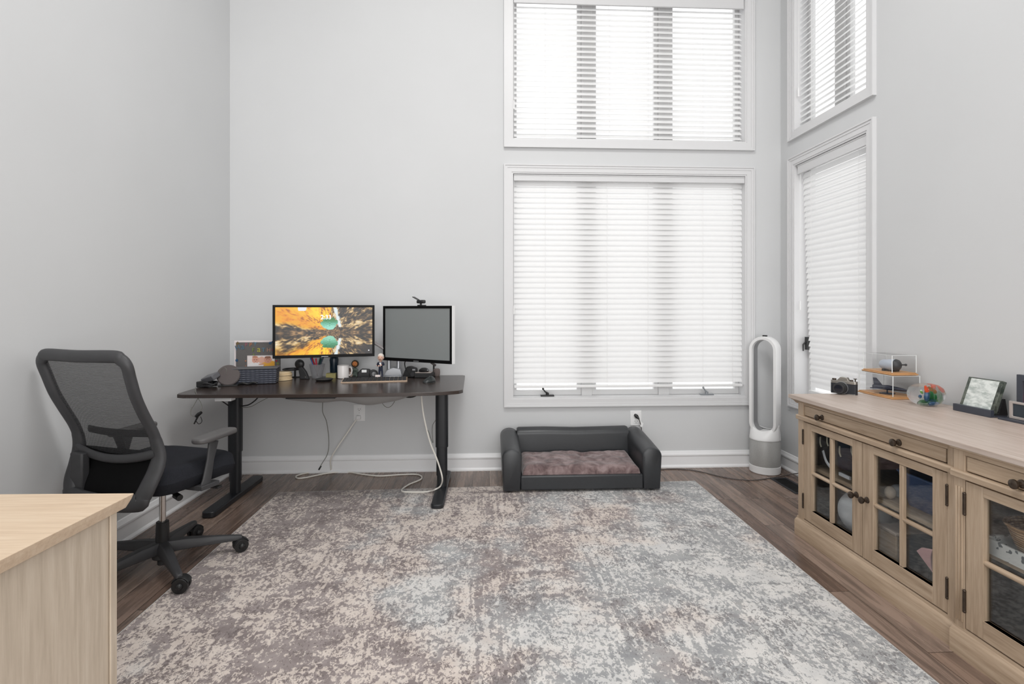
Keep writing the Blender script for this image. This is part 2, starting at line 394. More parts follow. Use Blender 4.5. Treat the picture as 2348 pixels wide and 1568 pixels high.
def blind(label, a0, a1, ztop, zbot, plane, axis, tilt, valh, skew=0.0, wand=True, cords=()):
    """venetian blind; slats tilt with the outer edge up"""
    loc = ((a0 + a1) / 2, plane + 0.045, zbot) if axis == 'y' else (plane + 0.045, (a0 + a1) / 2, zbot)
    r = thing('window_blind', label, 'blind', loc, 0, 'white slatted blinds')
    def put(a, d, z): return (a, plane + d, z) if axis == 'y' else (plane + d, a, z)
    def bx(m, p0, p1, d0, d1, q0, q1):
        return m.box(p0, p1, plane + d0, plane + d1, q0, q1) if axis == 'y' else m.box(plane + d0, plane + d1, p0, p1, q0, q1)
    v = MB(); bx(v, a0 - 0.004, a1 + 0.004, 0.0, 0.012, ztop - valh, ztop); bx(v, a0 - 0.004, a1 + 0.004, -0.004, 0.004, ztop - 0.012, ztop - 0.002)
    bx(v, a0 - 0.004, a1 + 0.004, -0.004, 0.002, ztop - valh, ztop - valh + 0.008)
    obj('valance', v, M_VAL, r, w=True, bevel=0.002)
    hr = MB(); bx(hr, a0, a1, 0.016, 0.066, ztop - 0.045, ztop - 0.002); obj('headrail', hr, M_WHITE, r, w=True)
    s = MB(); pitch = 0.0435; wd = 0.0255; z = ztop - valh - 0.012; top = z; dcen = 0.046
    while z > zbot + 0.045:
        sh = skew * (top - z) / max(top - zbot, 0.01)
        b0, b1 = a0, a1 - sh
        prof = []
        for k in range(5):
            u = -1 + k * 0.5; c = 0.0022 * (1 - u * u)
            prof.append((dcen + wd * u * math.cos(tilt) - c * math.sin(tilt), z + wd * u * math.sin(tilt) + c * math.cos(tilt)))
        vs = [put(b0, d, h) for d, h in prof] + [put(b1, d, h) for d, h in prof]
        s.add(vs, [(k, k + 1, 5 + k + 1, 5 + k) for k in range(4)]); z -= pitch
    obj('slats', s, M_SLAT, r, w=True, angle=60)
    b = MB(); bx(b, a0, a1 - skew, 0.022, 0.07, zbot, zbot + 0.02); obj('bottom_rail', b, M_WHITE, r, w=True, bevel=0.003)
    c = MB()
    for q in cords:
        for d in (0.019, 0.073): c.tube([put(q, d, zbot + 0.01), put(q, d, ztop - 0.04)], 0.0009, 5)
    obj('ladder_cord', c, M_WHITE, r, w=True)
    if wand:
        wq = a1 - 0.025 if axis == 'x' else a0 - 0.002
        wt = MB().tube([put(wq, 0.004, ztop - valh), put(wq, 0.002, ztop - 1.1 if ztop - zbot > 1.5 else zbot + 0.28)], 0.0015, 6)
        e = put(wq, 0.002, (ztop - 1.1 if ztop - zbot > 1.5 else zbot + 0.28) - 0.035); wt.cyl(e, (e[0], e[1], e[2] + 0.07), 0.007, 0.005, 10)
        obj('tilt_cord', wt, M_WHITE, r, w=True)
T = math.radians
blind('white blind with closed slats over the large lower window above the dog sofa', 0.215, 2.118, 2.392, 0.655, YB, 'y', T(66), 0.055, cords=(0.47, 0.98, 1.32, 1.78, 2.03))
blind('wide white blind with half-open slats on the high three-part window', 0.215, 2.112, 3.907, 2.672, YB, 'y', T(47), 0.13, cords=(0.47, 1.0, 1.32, 1.78, 2.03))
blind('tall narrow white blind over the lower window beside the corner fan', 3.195, 3.935, 2.427, 0.66, XR, 'x', T(70), 0.075, skew=0.10, cords=(3.3, 3.8))
blind('narrow white blind on the high window above the corner fan', 3.195, 3.955, 3.907, 2.715, XR, 'x', T(48), 0.075, cords=(3.3, 3.8))

# ---------------------------------------------------------------- rug
def rugm():
    t = NT('rug_pile'); v = t.coord()
    def add(*xs):
        q = xs[0]
        for x in xs[1:]: q = t.math('ADD', q, x)
        return q
    def amp(x, a_): return t.math('MULTIPLY', t.math('SUBTRACT', x, 0.5), a_)
    def step(x, lo, hi): return t.ramp(x, [(lo, (0, 0, 0, 1)), (hi, (1, 1, 1, 1))])
    big = t.noise(t.coord(loc=(3, 1, 0)), 1.3, 2, 0.5); mid = t.noise(t.coord(loc=(1, 5, 0)), 5.5, 3, 0.6, 0.5)
    fine = t.noise(t.coord((1, 0.72, 1)), 58, 3, 0.58, 0.7); fine2 = t.noise(t.coord((1, 0.72, 1), loc=(3, 8, 0)), 120, 2, 0.55, 0.5)
    strk = t.noise(t.coord((1, 0.06, 1), loc=(5, 1, 0)), 42, 2, 0.5, 0.2)
    smask = step(t.noise(t.coord((1.3, 0.8, 1), loc=(11, 3, 0)), 2.6, 2), 0.50, 0.58)
    bars = t.noise(t.coord((0.10, 1, 1), loc=(2, 7, 1)), 20, 2, 0.5, 0.2); bmask = step(t.noise(t.coord(loc=(7, 13, 0)), 3.1, 2), 0.56, 0.62)
    k = add(amp(fine, 1.0), amp(fine2, 0.55), amp(mid, 0.62), amp(big, 0.4), t.math('MULTIPLY', amp(strk, 0.8), smask), t.math('MULTIPLY', amp(bars, 0.9), bmask), 0.515)
    light = step(k, 0.47, 0.57)
    deep = step(add(amp(fine2, 1.2), amp(t.noise(t.coord(loc=(9, 9, 3)), 4.0, 3, 0.6), 0.9), amp(fine, -0.7), 0.5), 0.655, 0.70)
    sp = t.new('ShaderNodeSeparateXYZ'); t.l.new(v, sp.inputs[0])
    side = add(t.math('MULTIPLY', sp.outputs[0], 0.22), amp(t.noise(t.coord(loc=(4, 4, 2)), 2.2, 4, 0.6), 1.9), 0.38)
    cool = step(side, 0.30, 0.60)
    var = t.noise(t.coord(loc=(6, 6, 6)), 9, 3, 0.6)
    dk_ = t.mix(cool, t.ramp(var, [(0.35, (128, 118, 117)), (0.6, (156, 146, 144))]), t.ramp(var, [(0.35, (146, 147, 149)), (0.6, (168, 168, 168))]))
    lt = t.mix(cool, t.ramp(var, [(0.35, (200, 188, 180)), (0.6, (214, 203, 195))]), t.ramp(var, [(0.35, (200, 199, 198)), (0.6, (216, 213, 210))]))
    c = t.mix(light, dk_, lt); c = t.mix(t.math('MULTIPLY', deep, 0.75), c, t.mix(cool, lin((104, 94, 93)), lin((118, 116, 117))))
    t.bump(t.math('ADD', fine, t.noise(v, 500, 2)), 0.35, 0.004); t.b.inputs['Specular IOR Level'].default_value = 0.1
    t.b.inputs['Sheen Weight'].default_value = 0.1
    return t.p(Base_Color=c, Roughness=0.95)
rug = thing('area_rug', 'large grey and cream distressed abstract rug on the wood floor', 'rug', (0.04, 1.7, 0))
RUGP = [(-1.462, -0.6), (1.551, -0.6), (1.551, 3.80), (-1.462, 3.70)]
obj('pile', MB().prism(RUGP, 0.001, 0.011), rugm(), rug, w=True, smooth=False, bevel=0.003)
RB = MB()
for a, b in zip(RUGP, RUGP[1:] + RUGP[:1]): RB.tube([(a[0], a[1], 0.006), (b[0], b[1], 0.006)], 0.005, 8)
obj('bound_edge', RB, mat('rug_binding', (188, 186, 184), 0.9), rug, w=True)

# ---------------------------------------------------------------- knob, door, drawer builders for the sideboard
def knob(parent, x, y, z, name='knob'):
    m = MB(); Mx = Matrix.Translation((x, y, z)) @ Matrix.Rotation(-PI / 2, 4, 'Y')
    m.lathe([(0.0, 0), (0.015, 0.0), (0.014, 0.004), (0.008, 0.008), (0.007, 0.016), (0.012, 0.021), (0.0165, 0.028), (0.016, 0.034), (0.010, 0.039), (0, 0.041)], n=20, M=Mx)
    return obj(name, m, M_BRONZE, parent, w=True, label='dark bronze knob')
def door(parent, x, y0, y1, z0, z1, knoby, hingey, vert=True):
    """face plane at x (room side), thickness toward +x"""
    sw, tr, brl, th = 0.068, 0.036, 0.068, 0.024
    m = MB().frame([(y0, z0), (y1, z0), (y1, z1), (y0, z1)], [(y0 + sw, z0 + brl), (y1 - sw, z0 + brl), (y1 - sw, z1 - tr), (y0 + sw, z1 - tr)], x, x + th, 'x')
    d = obj('door', m, M_OAKV, parent, w=True, bevel=0.0015, smooth=False)
    obj('top_rail', MB().box(x - 0.0006, x + th - 0.002, y0 + sw, y1 - sw, z1 - tr, z1 - 0.0005), M_OAKH, d, w=True, bevel=0.0015)
    obj('bottom_rail', MB().box(x - 0.0006, x + th - 0.002, y0 + sw, y1 - sw, z0 + 0.0005, z0 + brl), M_OAKH, d, w=True, bevel=0.0015)
    zm = (z0 + brl + z1 - tr) / 2 - 0.015
    u = MB(); u.tube([(x + 0.012, y0 + sw, zm), (x + 0.012, y1 - sw, zm)], (0.011, 0.010), 12, up=(0, 0, 1))
    obj('glazing_bar', u, M_OAKH, d, w=True)
    if vert:
        ym = (y0 + y1) / 2; u = MB().box(x + 0.001, x + 0.02, ym - 0.011, ym + 0.011, z0 + brl, z1 - tr); obj('glazing_bar', u, M_OAKV, d, w=True, bevel=0.004)
    obj('glass_pane', MB().box(x + 0.015, x + 0.018, y0 + sw - 0.005, y1 - sw + 0.005, z0 + brl - 0.005, z1 - tr + 0.005), M_GLASSD, d, w=True, smooth=False)
    knob(d, x, knoby, zm + 0.01, 'door_knob')
    for zz in (z1 - 0.085, z0 + 0.1):
        h = MB().cyl((x - 0.003, hingey, zz - 0.035), (x - 0.003, hingey, zz + 0.035), 0.0055, n=12).box(x - 0.002, x + 0.004, hingey - 0.004, hingey + 0.004, zz - 0.033, zz + 0.033)
        h.sphere((x - 0.003, hingey, zz + 0.038), 0.006, 10, 6).sphere((x - 0.003, hingey, zz - 0.038), 0.006, 10, 6)
        obj('hinge', h, M_BRONZE, d, w=True, label='dark bronze hinge')
    return d
def plinth(m, x, xb, y0, y1):
    m.prism([(x, 0), (xb, 0), (xb, 0.105), (x + 0.016, 0.105), (x + 0.014, 0.094), (x + 0.004, 0.086), (x, 0.080)], y0, y1, 'y')
XA, XBK = 1.795, 2.375
sb = thing('sideboard', 'long weathered oak sideboard with glass-paned doors and a film camera on top', 'sideboard', (2.09, 1.9, 0))
car = MB(); XI = XA + 0.022
Y0, Y1 = 0.85, 2.90
car.box(XBK - 0.012, XBK, Y0, Y1, 0.02, 0.77)                       # back
car.box(XI, XBK - 0.012, Y1 - 0.02, Y1, 0.02, 0.77); car.box(XI, XBK - 0.012, Y0, Y0 + 0.02, 0.02, 0.77)
car.box(XI, XBK - 0.012, 1.885, 1.905, 0.02, 0.77)
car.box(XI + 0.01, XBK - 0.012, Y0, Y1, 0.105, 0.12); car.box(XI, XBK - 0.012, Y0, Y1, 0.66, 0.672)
body = obj('carcass', car, M_SHADEIN, sb, w=True, bevel=0)
for a, b in ((Y0 + 0.02, 1.885), (1.905, Y1 - 0.02)):
    obj('shelf', MB().box(XI + 0.03, XBK - 0.012, a, b, 0.385, 0.402), M_OAKH, sb, w=True, bevel=0.001)
for a_, b_ in ((2.853, Y1), (1.893, 1.932)): obj('stile', MB().box(XA - 0.002, XI, a_, b_, 0.10, 0.77), M_OAKV, sb, w=True, bevel=0.0015)
XBF = XA - 0.016
for yy in (1.8435, 0.852):
    pil = MB(); pil.box(XBF, XI, yy, yy + 0.046, 0.10, 0.77)
    for q in (0.011, 0.023, 0.035): pil.tube([(XBF, yy + q, 0.125), (XBF, yy + q, 0.63)], (0.0035, 0.0035), 8, up=(0, 1, 0))
    obj('pilaster', pil, M_OAKV, sb, w=True, bevel=0.0015)
rl = MB(); rl.prism([(XA - 0.012, 0.666), (XA + 0.02, 0.662), (XA + 0.02, 0.692), (XA - 0.008, 0.692), (XA - 0.013, 0.686)], 1.893, Y1 + 0.008, 'y')
rl.prism([(XBF - 0.012, 0.666), (XBF + 0.02, 0.662), (XBF + 0.02, 0.692), (XBF - 0.008, 0.692), (XBF - 0.013, 0.686)], 0.845, 1.8925, 'y')
rl.box(XA, XI, 1.93, 2.855, 0.752, 0.775); rl.box(XBF, XI, 0.9, 1.845, 0.752, 0.775)
obj('waist_rail', rl, M_OAKH, sb, w=True, bevel=0.002)
pb = MB(); plinth(pb, 1.778, XI + 0.02, 1.892, Y1 + 0.012); obj('plinth', pb, M_OAKH, sb, w=True)
pb = MB(); plinth(pb, 1.764, XI + 0.02, 0.84, 1.8915); obj('plinth', pb, M_OAKH, sb, w=True)
def crown(m, x, y0, y1):
    m.prism([(x + 0.032, 0.752), (x + 0.1, 0.752), (x + 0.1, 0.778), (x + 0.002, 0.778), (x + 0.004, 0.773), (x + 0.016, 0.768), (x + 0.024, 0.760)], y0, y1, 'y')
cm = MB(); crown(cm, 1.772, 1.893, 2.94); crown(cm, 1.763, 0.83, 1.8925); obj('crown_moulding', cm, M_OAKH, sb, w=True)
tp = MB().prism([(1.760, 0.8), (1.766, 2.955), (2.395, 2.955), (2.395, 0.8)], 0.7782, 0.80)
obj('top_board', tp, M_OAKT, sb, w=True, bevel=0.002)
for (x, a, b, ks) in ((XA, 1.945, 2.85, (2.695, 2.175)), (XBF, 0.905, 1.84, (1.64, 1.1))):
    dr = obj('drawer', MB().box(x + 0.004, x + 0.03, a, b, 0.696, 0.750), M_OAKH, sb, w=True, bevel=0.002)
    for k in ks: knob(dr, x + 0.004, k, 0.715)
door(sb, XA, 2.394, 2.850, 0.110, 0.658, 2.43, 2.853)
door(sb, XA, 1.934, 2.390, 0.110, 0.658, 2.36, 1.932)
door(sb, XBF, 1.375, 1.840, 0.110, 0.658, 1.41, 1.842, vert=False)
door(sb, XBF, 0.903, 1.371, 0.110, 0.658, 1.34, 0.901, vert=False)

# ---------------------------------------------------------------- pale cabinet in the left foreground
fc = thing('wooden_cabinet', 'pale wood cabinet with a plain side panel, in front of the office chair', 'cabinet', (-0.958, 1.447, 0), T(-1.6))
m = MB(); m.box(-0.96, -0.022, -0.50, -0.042, 0.0125, 0.765); pc = obj('carcass', m, M_PALEV, fc, bevel=0.001)
m = MB(); m.box(-0.021, -0.016, -0.062, -0.040, 0.0125, 0.765)
obj('corner_post', m, M_PALEV, fc, bevel=0.0015)
obj('top_board', MB().add([(-0.98, -0.53, 0.766), (-0.012, -0.53, 0.766), (-0.012, -0.014, 0.766), (-0.98, -0.014, 0.766), (-0.98, -0.53, 0.786), (-0.004, -0.53, 0.786), (-0.004, -0.004, 0.786), (-0.98, -0.004, 0.786), (-0.98, -0.53, 0.80), (0, -0.53, 0.80), (0, 0, 0.80), (-0.98, 0, 0.80)],
    [(0, 3, 2, 1), (8, 9, 10, 11)] + [(i + j, i + (j + 1) % 4, i + 4 + (j + 1) % 4, i + 4 + j) for i in (0, 4) for j in range(4)]), M_PALEH, fc, bevel=0.0015, smooth=False)

# ---------------------------------------------------------------- office chair
ch = thing('office_chair', 'black mesh-back swivel office chair beside the desk, turned away from the camera', 'chair', (-1.63, 2.67, 0), T(-18))
star = MB(); A0 = T(23.8 + 18)
star.cyl((0, 0, 0.055), (0, 0, 0.135), 0.045, 0.036); star.cyl((0, 0, 0.02), (0, 0, 0.06), 0.022, n=16)
RC = 0.335
for k in range(5):
    a = A0 + k * 2 * PI / 5; d = Vector((math.cos(a), math.sin(a), 0)); s_ = Vector((-d.y, d.x, 0)); secs = []
    for r, z, w_, h_ in ((0.02, 0.108, 0.030, 0.030), (0.10, 0.108, 0.027, 0.027), (0.22, 0.098, 0.022, 0.02), (RC, 0.088, 0.017, 0.013), (RC + 0.02, 0.085, 0.012, 0.010)):
        c = d * r + Vector((0, 0, z)); q = []
        for u, v in ((-1, -0.9), (1, -0.9), (1, 0.2), (0.6, 1), (-0.6, 1), (-1, 0.2)): q.append(tuple(c + s_ * (u * w_) + Vector((0, 0, v * h_))))
        secs.append(q)
    vs = [v for q in secs for v in q]; fs = []
    for i in range(4):
        for j in range(6): fs.append((i * 6 + j, i * 6 + (j + 1) % 6, (i + 1) * 6 + (j + 1) % 6, (i + 1) * 6 + j))
    fs += [tuple(range(5, -1, -1)), tuple(range(24, 30))]
    star.add(vs, fs)
base = obj('star_base', star, M_CHAIR, ch, bevel=0.004)
for k in range(5):
    a = A0 + k * 2 * PI / 5; d = Vector((math.cos(a), math.sin(a), 0))
    za = (0.0115 if k in (0, 4) else 0.0)
    sw = (0.3, -0.5, 0.9, PI, 1.0)[k]; fdir = Vector((math.cos(a + sw), math.sin(a + sw), 0)); ax = Vector((-fdir.y, fdir.x, 0))
    if k == 2: fdir = -d; ax = Vector((-fdir.y, fdir.x, 0))
    c = d * RC + fdir * 0.012 + Vector((0, 0, 0.034 + za)); m = MB()
    for s_ in (-1, 1):
        p = c + ax * (s_ * 0.016)
        m.cyl(p - ax * 0.009, p + ax * 0.009, 0.034, n=24)
        m.sphere(tuple(p + ax * s_ * 0.009), 0.016, 12, 8)
    # hood
    pts = [c + fdir * (0.037 * math.cos(t)) + Vector((0, 0, 0.037 * math.sin(t))) for t in [T(20 + 14 * q) for q in range(11)]]
    m.tube(pts, (0.004, 0.024), 12, up=tuple(ax))
    m.cyl(tuple(c - fdir * 0.012 + Vector((0, 0, 0.015))), tuple(d * RC + Vector((0, 0, 0.088))), 0.0085, n=12)
    m.cyl(tuple(c + Vector((0, 0, 0.02))), tuple(c + Vector((0, 0, 0.04))), 0.022, 0.014, 16)
    obj('caster', m, M_BLK, base, bevel=0.002, label='black twin-wheel caster')
m = MB().cyl((0, 0, 0.115), (0, 0, 0.235), 0.031, 0.028, 24); gl = obj('lift_sleeve', m, M_BLK, ch, bevel=0.003)
obj('gas_lift', MB().cyl((0, 0, 0.2), (0, 0, 0.43), 0.0145, n=24), M_CHROME, ch, label='chrome gas lift column')
m = MB().box(-0.07, 0.07, -0.14, 0.12, 0.405, 0.455).box(-0.2, 0.2, -0.02, 0.04, 0.43, 0.45)
m.tube([(0.05, 0.05, 0.42), (0.16, 0.06, 0.415), (0.25, 0.07, 0.41)], [0.006, 0.006, 0.006], 10).box(0.24, 0.285, 0.055, 0.085, 0.403, 0.413)
m.tube([(0.05, -0.05, 0.425), (0.15, -0.07, 0.41), (0.19, -0.08, 0.40)], [0.006] * 3, 10).cyl((0.16, -0.07, 0.405), (0.2, -0.08, 0.398), 0.015, n=16)
obj('tilt_mechanism', m, M_BLK, ch, bevel=0.004)
m = MB()
def seatf(top):
    def f(u, v):
        x = (u - 0.5) * 2; y = (v - 0.5) * 2
        e = max(abs(x), abs(y)); n_ = (abs(x) ** 6 + abs(y) ** 6) ** (1 / 6); s_ = e / n_ if n_ > 0 else 1
        X, Y = x * s_ * 0.258, y * s_ * 0.238 + 0.012
        rr = min(1, (1 - e) / 0.16); rise = math.sqrt(max(0, 1 - (1 - rr) ** 2)); fr = max(0, y - 0.5) / 0.5
        if top: z = 0.525 + 0.038 * rise - 0.012 * (1 - x * x) * math.exp(-((y + 0.1) / 0.6) ** 2) * rise - 0.026 * fr ** 2
        else: z = 0.470 - 0.030 * rise - 0.012 * fr
        if e > 0.999: z = 0.498 - 0.02 * fr
        return (X, Y, z)
    return f
m.grid(seatf(True), 50, 50).grid(seatf(False), 50, 50)
seat = obj('seat', m, M_FAB, ch, angle=80, label='black fabric seat cushion')
# backrest
def by(z):
    K = [(0.44, -0.285), (0.50, -0.272), (0.58, -0.238), (0.66, -0.218), (0.75, -0.245), (0.90, -0.322), (1.0, -0.355), (1.12, -0.392)]
    z = max(0.44, min(1.12, z))
    for (a, p), (b, q) in zip(K, K[1:]):
        if z <= b: t = (z - a) / (b - a); return p + (q - p) * t
    return K[-1][1]
def bw(z):
    K = [(0.44, 0.185), (0.47, 0.212), (0.53, 0.232), (0.62, 0.243), (0.70, 0.235), (0.8, 0.232), (0.95, 0.24), (1.06, 0.245), (1.10, 0.236)]
    z = max(0.44, min(1.10, z))
    for (a, p), (b, q) in zip(K, K[1:]):
        if z <= b: t = (z - a) / (b - a); return p + (q - p) * t
    return K[-1][1]
zs = [0.475, 0.52, 0.58, 0.64, 0.70, 0.76, 0.84, 0.92, 1.0, 1.06]
loop = [(bw(z), by(z), z) for z in zs] + [(0.222, by(1.09), 1.088), (0.19, by(1.1), 1.099), (0, by(1.1) - 0.012, 1.097), (-0.19, by(1.1), 1.099), (-0.222, by(1.09), 1.088)] + [(-bw(z), by(z), z) for z in reversed(zs)] + [(-0.19, by(0.44), 0.447), (0, by(0.44) - 0.012, 0.435), (0.19, by(0.44), 0.447)]
rp = cr(loop, 5, True)
def rad(p): return (0.027, 0.019) if p.z > 0.72 else (0.027 + 0.013 * min(1, (0.72 - p.z) / 0.12), 0.021)
m = MB(); m.tube(rp, [rad(p) for p in rp], 14, closed=True, up=(0, 1, 0.0))
bk = obj('back_frame', m, M_CHAIR, ch, angle=60)
xs = [-0.235 + 0.47 * k / 16 for k in range(17)]
m = MB(); m.tube([(x, by(0.64) - 0.012 - 0.02 * (1 - (x / 0.235) ** 2), 0.655 - 0.035 * (1 - (x / 0.235) ** 2)) for x in xs], (0.012, 0.020), 12, up=(0, 0, 1)); obj('cross_bar', m, M_CHAIR, bk)
def meshm():
    t = NT('chair_mesh'); w = t.new('ShaderNodeTexWave', wave_type='BANDS', bands_direction='Z'); t.l.new(t.coord(), w.inputs[0]); w.inputs['Scale'].default_value = 62
    tr = t.new('ShaderNodeBsdfTransparent'); mx = t.new('ShaderNodeMixShader')
    f = t.math('ADD', t.math('MULTIPLY', w.outputs['Fac'], 0.22), 0.64); t.l.new(f, mx.inputs[0]); t.l.new(tr.outputs[0], mx.inputs[1]); t.l.new(t.b.outputs[0], mx.inputs[2]); t.l.new(mx.outputs[0], t.out.inputs[0])
    return t.p(Base_Color=lin((52, 52, 54)), Roughness=0.8)
def mp(u, v):
    z = 0.64 + 0.45 * v; x = (u - 0.5) * 2 * (bw(z) - 0.004)
    return (x, by(z) + 0.004 + 0.030 * (1 - (2 * u - 1) ** 2) * (0.4 + 0.6 * math.sin(PI * min(1, v * 1.1))) * 0.0 - 0.022 * (1 - (2 * u - 1) ** 2) * (1 if v > 0.25 else v / 0.25), z - (0.035 * (1 - (2 * u - 1) ** 2)) * (1 - v))
obj('mesh_panel', MB().grid(mp, 24, 24), meshm(), bk, angle=80, label='see-through black mesh back panel')
m = MB().grid(lambda u, v: ((u - 0.5) * 2 * (bw(0.45 + 0.2 * v) - 0.006), by(0.45 + 0.2 * v) + 0.008, 0.45 + 0.205 * v), 8, 8)
obj('lower_panel', m, mat('black_liner', (17, 17, 18), 0.9, spec=0.1), bk, solid=0.006)
m = MB(); m.tube([(x, by(0.74) + 0.035 - 0.03 * (1 - (x / 0.2) ** 2), 0.735 + 0.0 * x) for x in [-0.2 + 0.4 * k / 12 for k in range(13)]], (0.006, 0.017), 10, up=(0, 0, 1))
m.tube([(0, by(0.74) + 0.01, 0.735), (0, by(0.66) + 0.012, 0.66), (0, by(0.58) + 0.03, 0.6)], [(0.03, 0.008), (0.026, 0.008), (0.04, 0.01)], 12, up=(0, 1, 0))
obj('lumbar_support', m, M_BLK, bk)
obj('back_bracket', MB().box(-0.05, 0.05, -0.26, -0.12, 0.43, 0.452), M_CHAIR, bk, bevel=0.008)
obj('back_upright', MB().box(-0.215, -0.14, by(0.52) - 0.02, by(0.52) + 0.02, 0.45, 0.64), M_CHAIR, bk, bevel=0.008)
for sx in (-1, 1):
    m = MB(); x = 0.275 * sx
    m.tube([(x, -0.01, 0.435), (x, 0.0, 0.47), (x, 0.02, 0.56), (x, 0.04, 0.648)], [(0.032, 0.013), (0.026, 0.012), (0.022, 0.011), (0.03, 0.013)], 14, up=(1, 0, 0))
    m.box(x - 0.10 * sx if sx > 0 else x, x if sx > 0 else x + 0.10, -0.045, 0.045, 0.425, 0.445)
    m.box(x - 0.022, x + 0.022, -0.05, 0.055, 0.428, 0.45)
    ar = obj('armrest', m, M_CHAIR, ch, bevel=0.003)
    Mp = Matrix.Translation((x - 0.01 * sx, 0.06, 0.655)) @ Matrix.Rotation(T(9), 4, 'Z')
    m = MB().prism(rrect(-0.043, 0.043, -0.135, 0.135, 0.04, 8), 0, 0.026, 'z', Mp)
    obj('arm_pad', m, mat('arm_pad_rubber', (84, 82, 82), 0.45), ar, bevel=0.009, seg=3, label='dark grey arm pad')

# ---------------------------------------------------------------- desk
DZ = 0.775
dk = thing('standing_desk', 'black-brown height-adjustable desk carrying two monitors in the room corner', 'desk', (-1.05, 3.68, 0))
out = [(-1.905, 3.262), (-1.86, 3.243), (-1.4, 3.235), (-0.9, 3.235), (-0.5, 3.25), (-0.28, 3.282), (-0.185, 3.325), (-0.16, 3.37), (-0.168, 3.70), (-0.178, 4.08), (-0.20, 4.10), (-1.93, 4.10), (-1.95, 4.08), (-1.94, 3.6), (-1.92, 3.30)]
def deskm():
    t = NT('black_brown_veneer'); n = t.noise(t.coord((0.05, 1, 1)), 60, 5, 0.6); c = t.mix(n, lin((44, 36, 33)), lin((66, 56, 52)))
    t.bump(n, 0.05, 0.001); return t.p(Base_Color=c, Roughness=0.22)
obj('desk_top', MB().prism(out, DZ - 0.022, DZ), deskm(), dk, w=True, bevel=0.002)
for x, y0, y1 in ((-1.735, 3.28, 4.0), (-0.325, 3.335, 4.05)):
    yc = (y0 + y1) / 2
    m = MB().prism(rrect(x - 0.045, x + 0.045, yc - 0.035, yc + 0.035, 0.03), 0.32, DZ - 0.05)
    lg = obj('leg', m, M_STEEL, dk, w=True, bevel=0.001)
    m = MB().prism(rrect(x - 0.039, x + 0.039, yc - 0.03, yc + 0.03, 0.026), 0.12, 0.34).prism(rrect(x - 0.034, x + 0.034, yc - 0.026, yc + 0.026, 0.022), 0.035, 0.14)
    obj('telescoping_tube', m, M_STEEL, lg, w=True)
    f = MB().prism(rrect(x - 0.042, x + 0.042, y0, y1, 0.03), 0.013 if x > -1 else 0.002, 0.04); obj('foot', f, M_STEEL, lg, w=True, bevel=0.006)
    obj('support_arm', MB().prism([(y0 + 0.02, DZ - 0.03), (y0 + 0.25, DZ - 0.058), (y1 - 0.25, DZ - 0.058), (y1 - 0.02, DZ - 0.03), (y1 - 0.02, DZ - 0.022), (y0 + 0.02, DZ - 0.022)], x - 0.03, x + 0.03, 'x'), M_STEEL, lg, w=True)
m = MB().box(-1.69, -0.37, 3.60, 3.63, DZ - 0.05, DZ - 0.022).box(-1.69, -0.37, 3.72, 3.75, DZ - 0.05, DZ - 0.022).box(-1.25, -0.95, 3.26, 3.32, DZ - 0.034, DZ - 0.022)
obj('crossbar', m, M_STEEL, dk, w=True)
def netm():
    t = NT('cable_net'); tr = t.new('ShaderNodeBsdfTransparent'); mx = t.new('ShaderNodeMixShader'); mx.inputs[0].default_value = 0.78
    t.l.new(tr.outputs[0], mx.inputs[1]); t.l.new(t.b.outputs[0], mx.inputs[2]); t.l.new(mx.outputs[0], t.out.inputs[0])
    return t.p(Base_Color=lin((176, 175, 174)), Roughness=0.85)
def net(u, v):
    x = -1.52 + 1.07 * u; e = math.sin(PI * min(1, u * 1.0)) ** 0.6
    sag = e * (0.118 + 0.020 * math.sin(u * 9.5 + 0.6) + 0.006 * math.sin(u * 23))
    return (x, 3.56 + 0.26 * v, DZ - 0.03 - sag * (math.sin(PI * v) ** 0.5 if 0 < v < 1 else 0))
obj('cable_net', MB().grid(net, 60, 12), netm(), dk, w=True, angle=80, label='sagging grey cable net under the desk top')
obj('control_box', MB().box(-1.70, -1.60, 3.30, 3.36, DZ - 0.052, DZ - 0.022), M_WHITE, dk, w=True, bevel=0.003, label='white plastic box under the desk top')
m = MB().tube(cr([(-0.70, 3.75, DZ - 0.03), (-0.66, 3.74, 0.71), (-0.60, 3.74, 0.675), (-0.53, 3.74, 0.675), (-0.475, 3.74, 0.72), (-0.455, 3.74, DZ - 0.03)], 6), 0.011, 12)
obj('cable_hose', m, M_BLK, dk, w=True, label='thick black loop hanging under the desk')
# cords
def cord(pts, r, mt, label, parent=None, n=6, name='cable'):
    if parent is not None: return obj(name, MB().tube(cr(pts, n), r, 8), mt, parent, w=True, label=label)
    t_ = thing('extension_cord', label, 'cord', pts[0]); obj('wire', MB().tube(cr(pts, n), r, 8), mt, t_, w=True); return t_
g = lambda px, py, z=0.006: tuple(onZ(px, py, z))
hang = [tuple(onY(966, 905, 3.63)), tuple(onY(971, 950, 3.62)), tuple(onY(985, 1010, 3.62)), tuple(onY(1003, 1056, 3.61)), tuple(onY(1014, 1095, 3.6))]
wc = hang + [tuple(onZ(1010, 1114, 0.052)), tuple(onZ(998, 1122, 0.046)), g(986, 1126, 0.018), g(965, 1128, 0.017), g(922, 1126, 0.016), g(935, 1112), g(966, 1098), g(958, 1088), g(920, 1088), g(870, 1091), g(830, 1087), g(795, 1082), g(750, 1085), g(700, 1095), g(682, 1096), g(680, 1091), g(700, 1085), g(735, 1080), g(758, 1078, 0.02), (-1.22, 4.10, 0.14), (-1.10, 4.12, 0.33), (-1.03, 4.14, 0.435)]
wcord = cord(wc, 0.0055, M_WCORD, 'thick white power cord looping over the floor from the desk to the wall outlet')
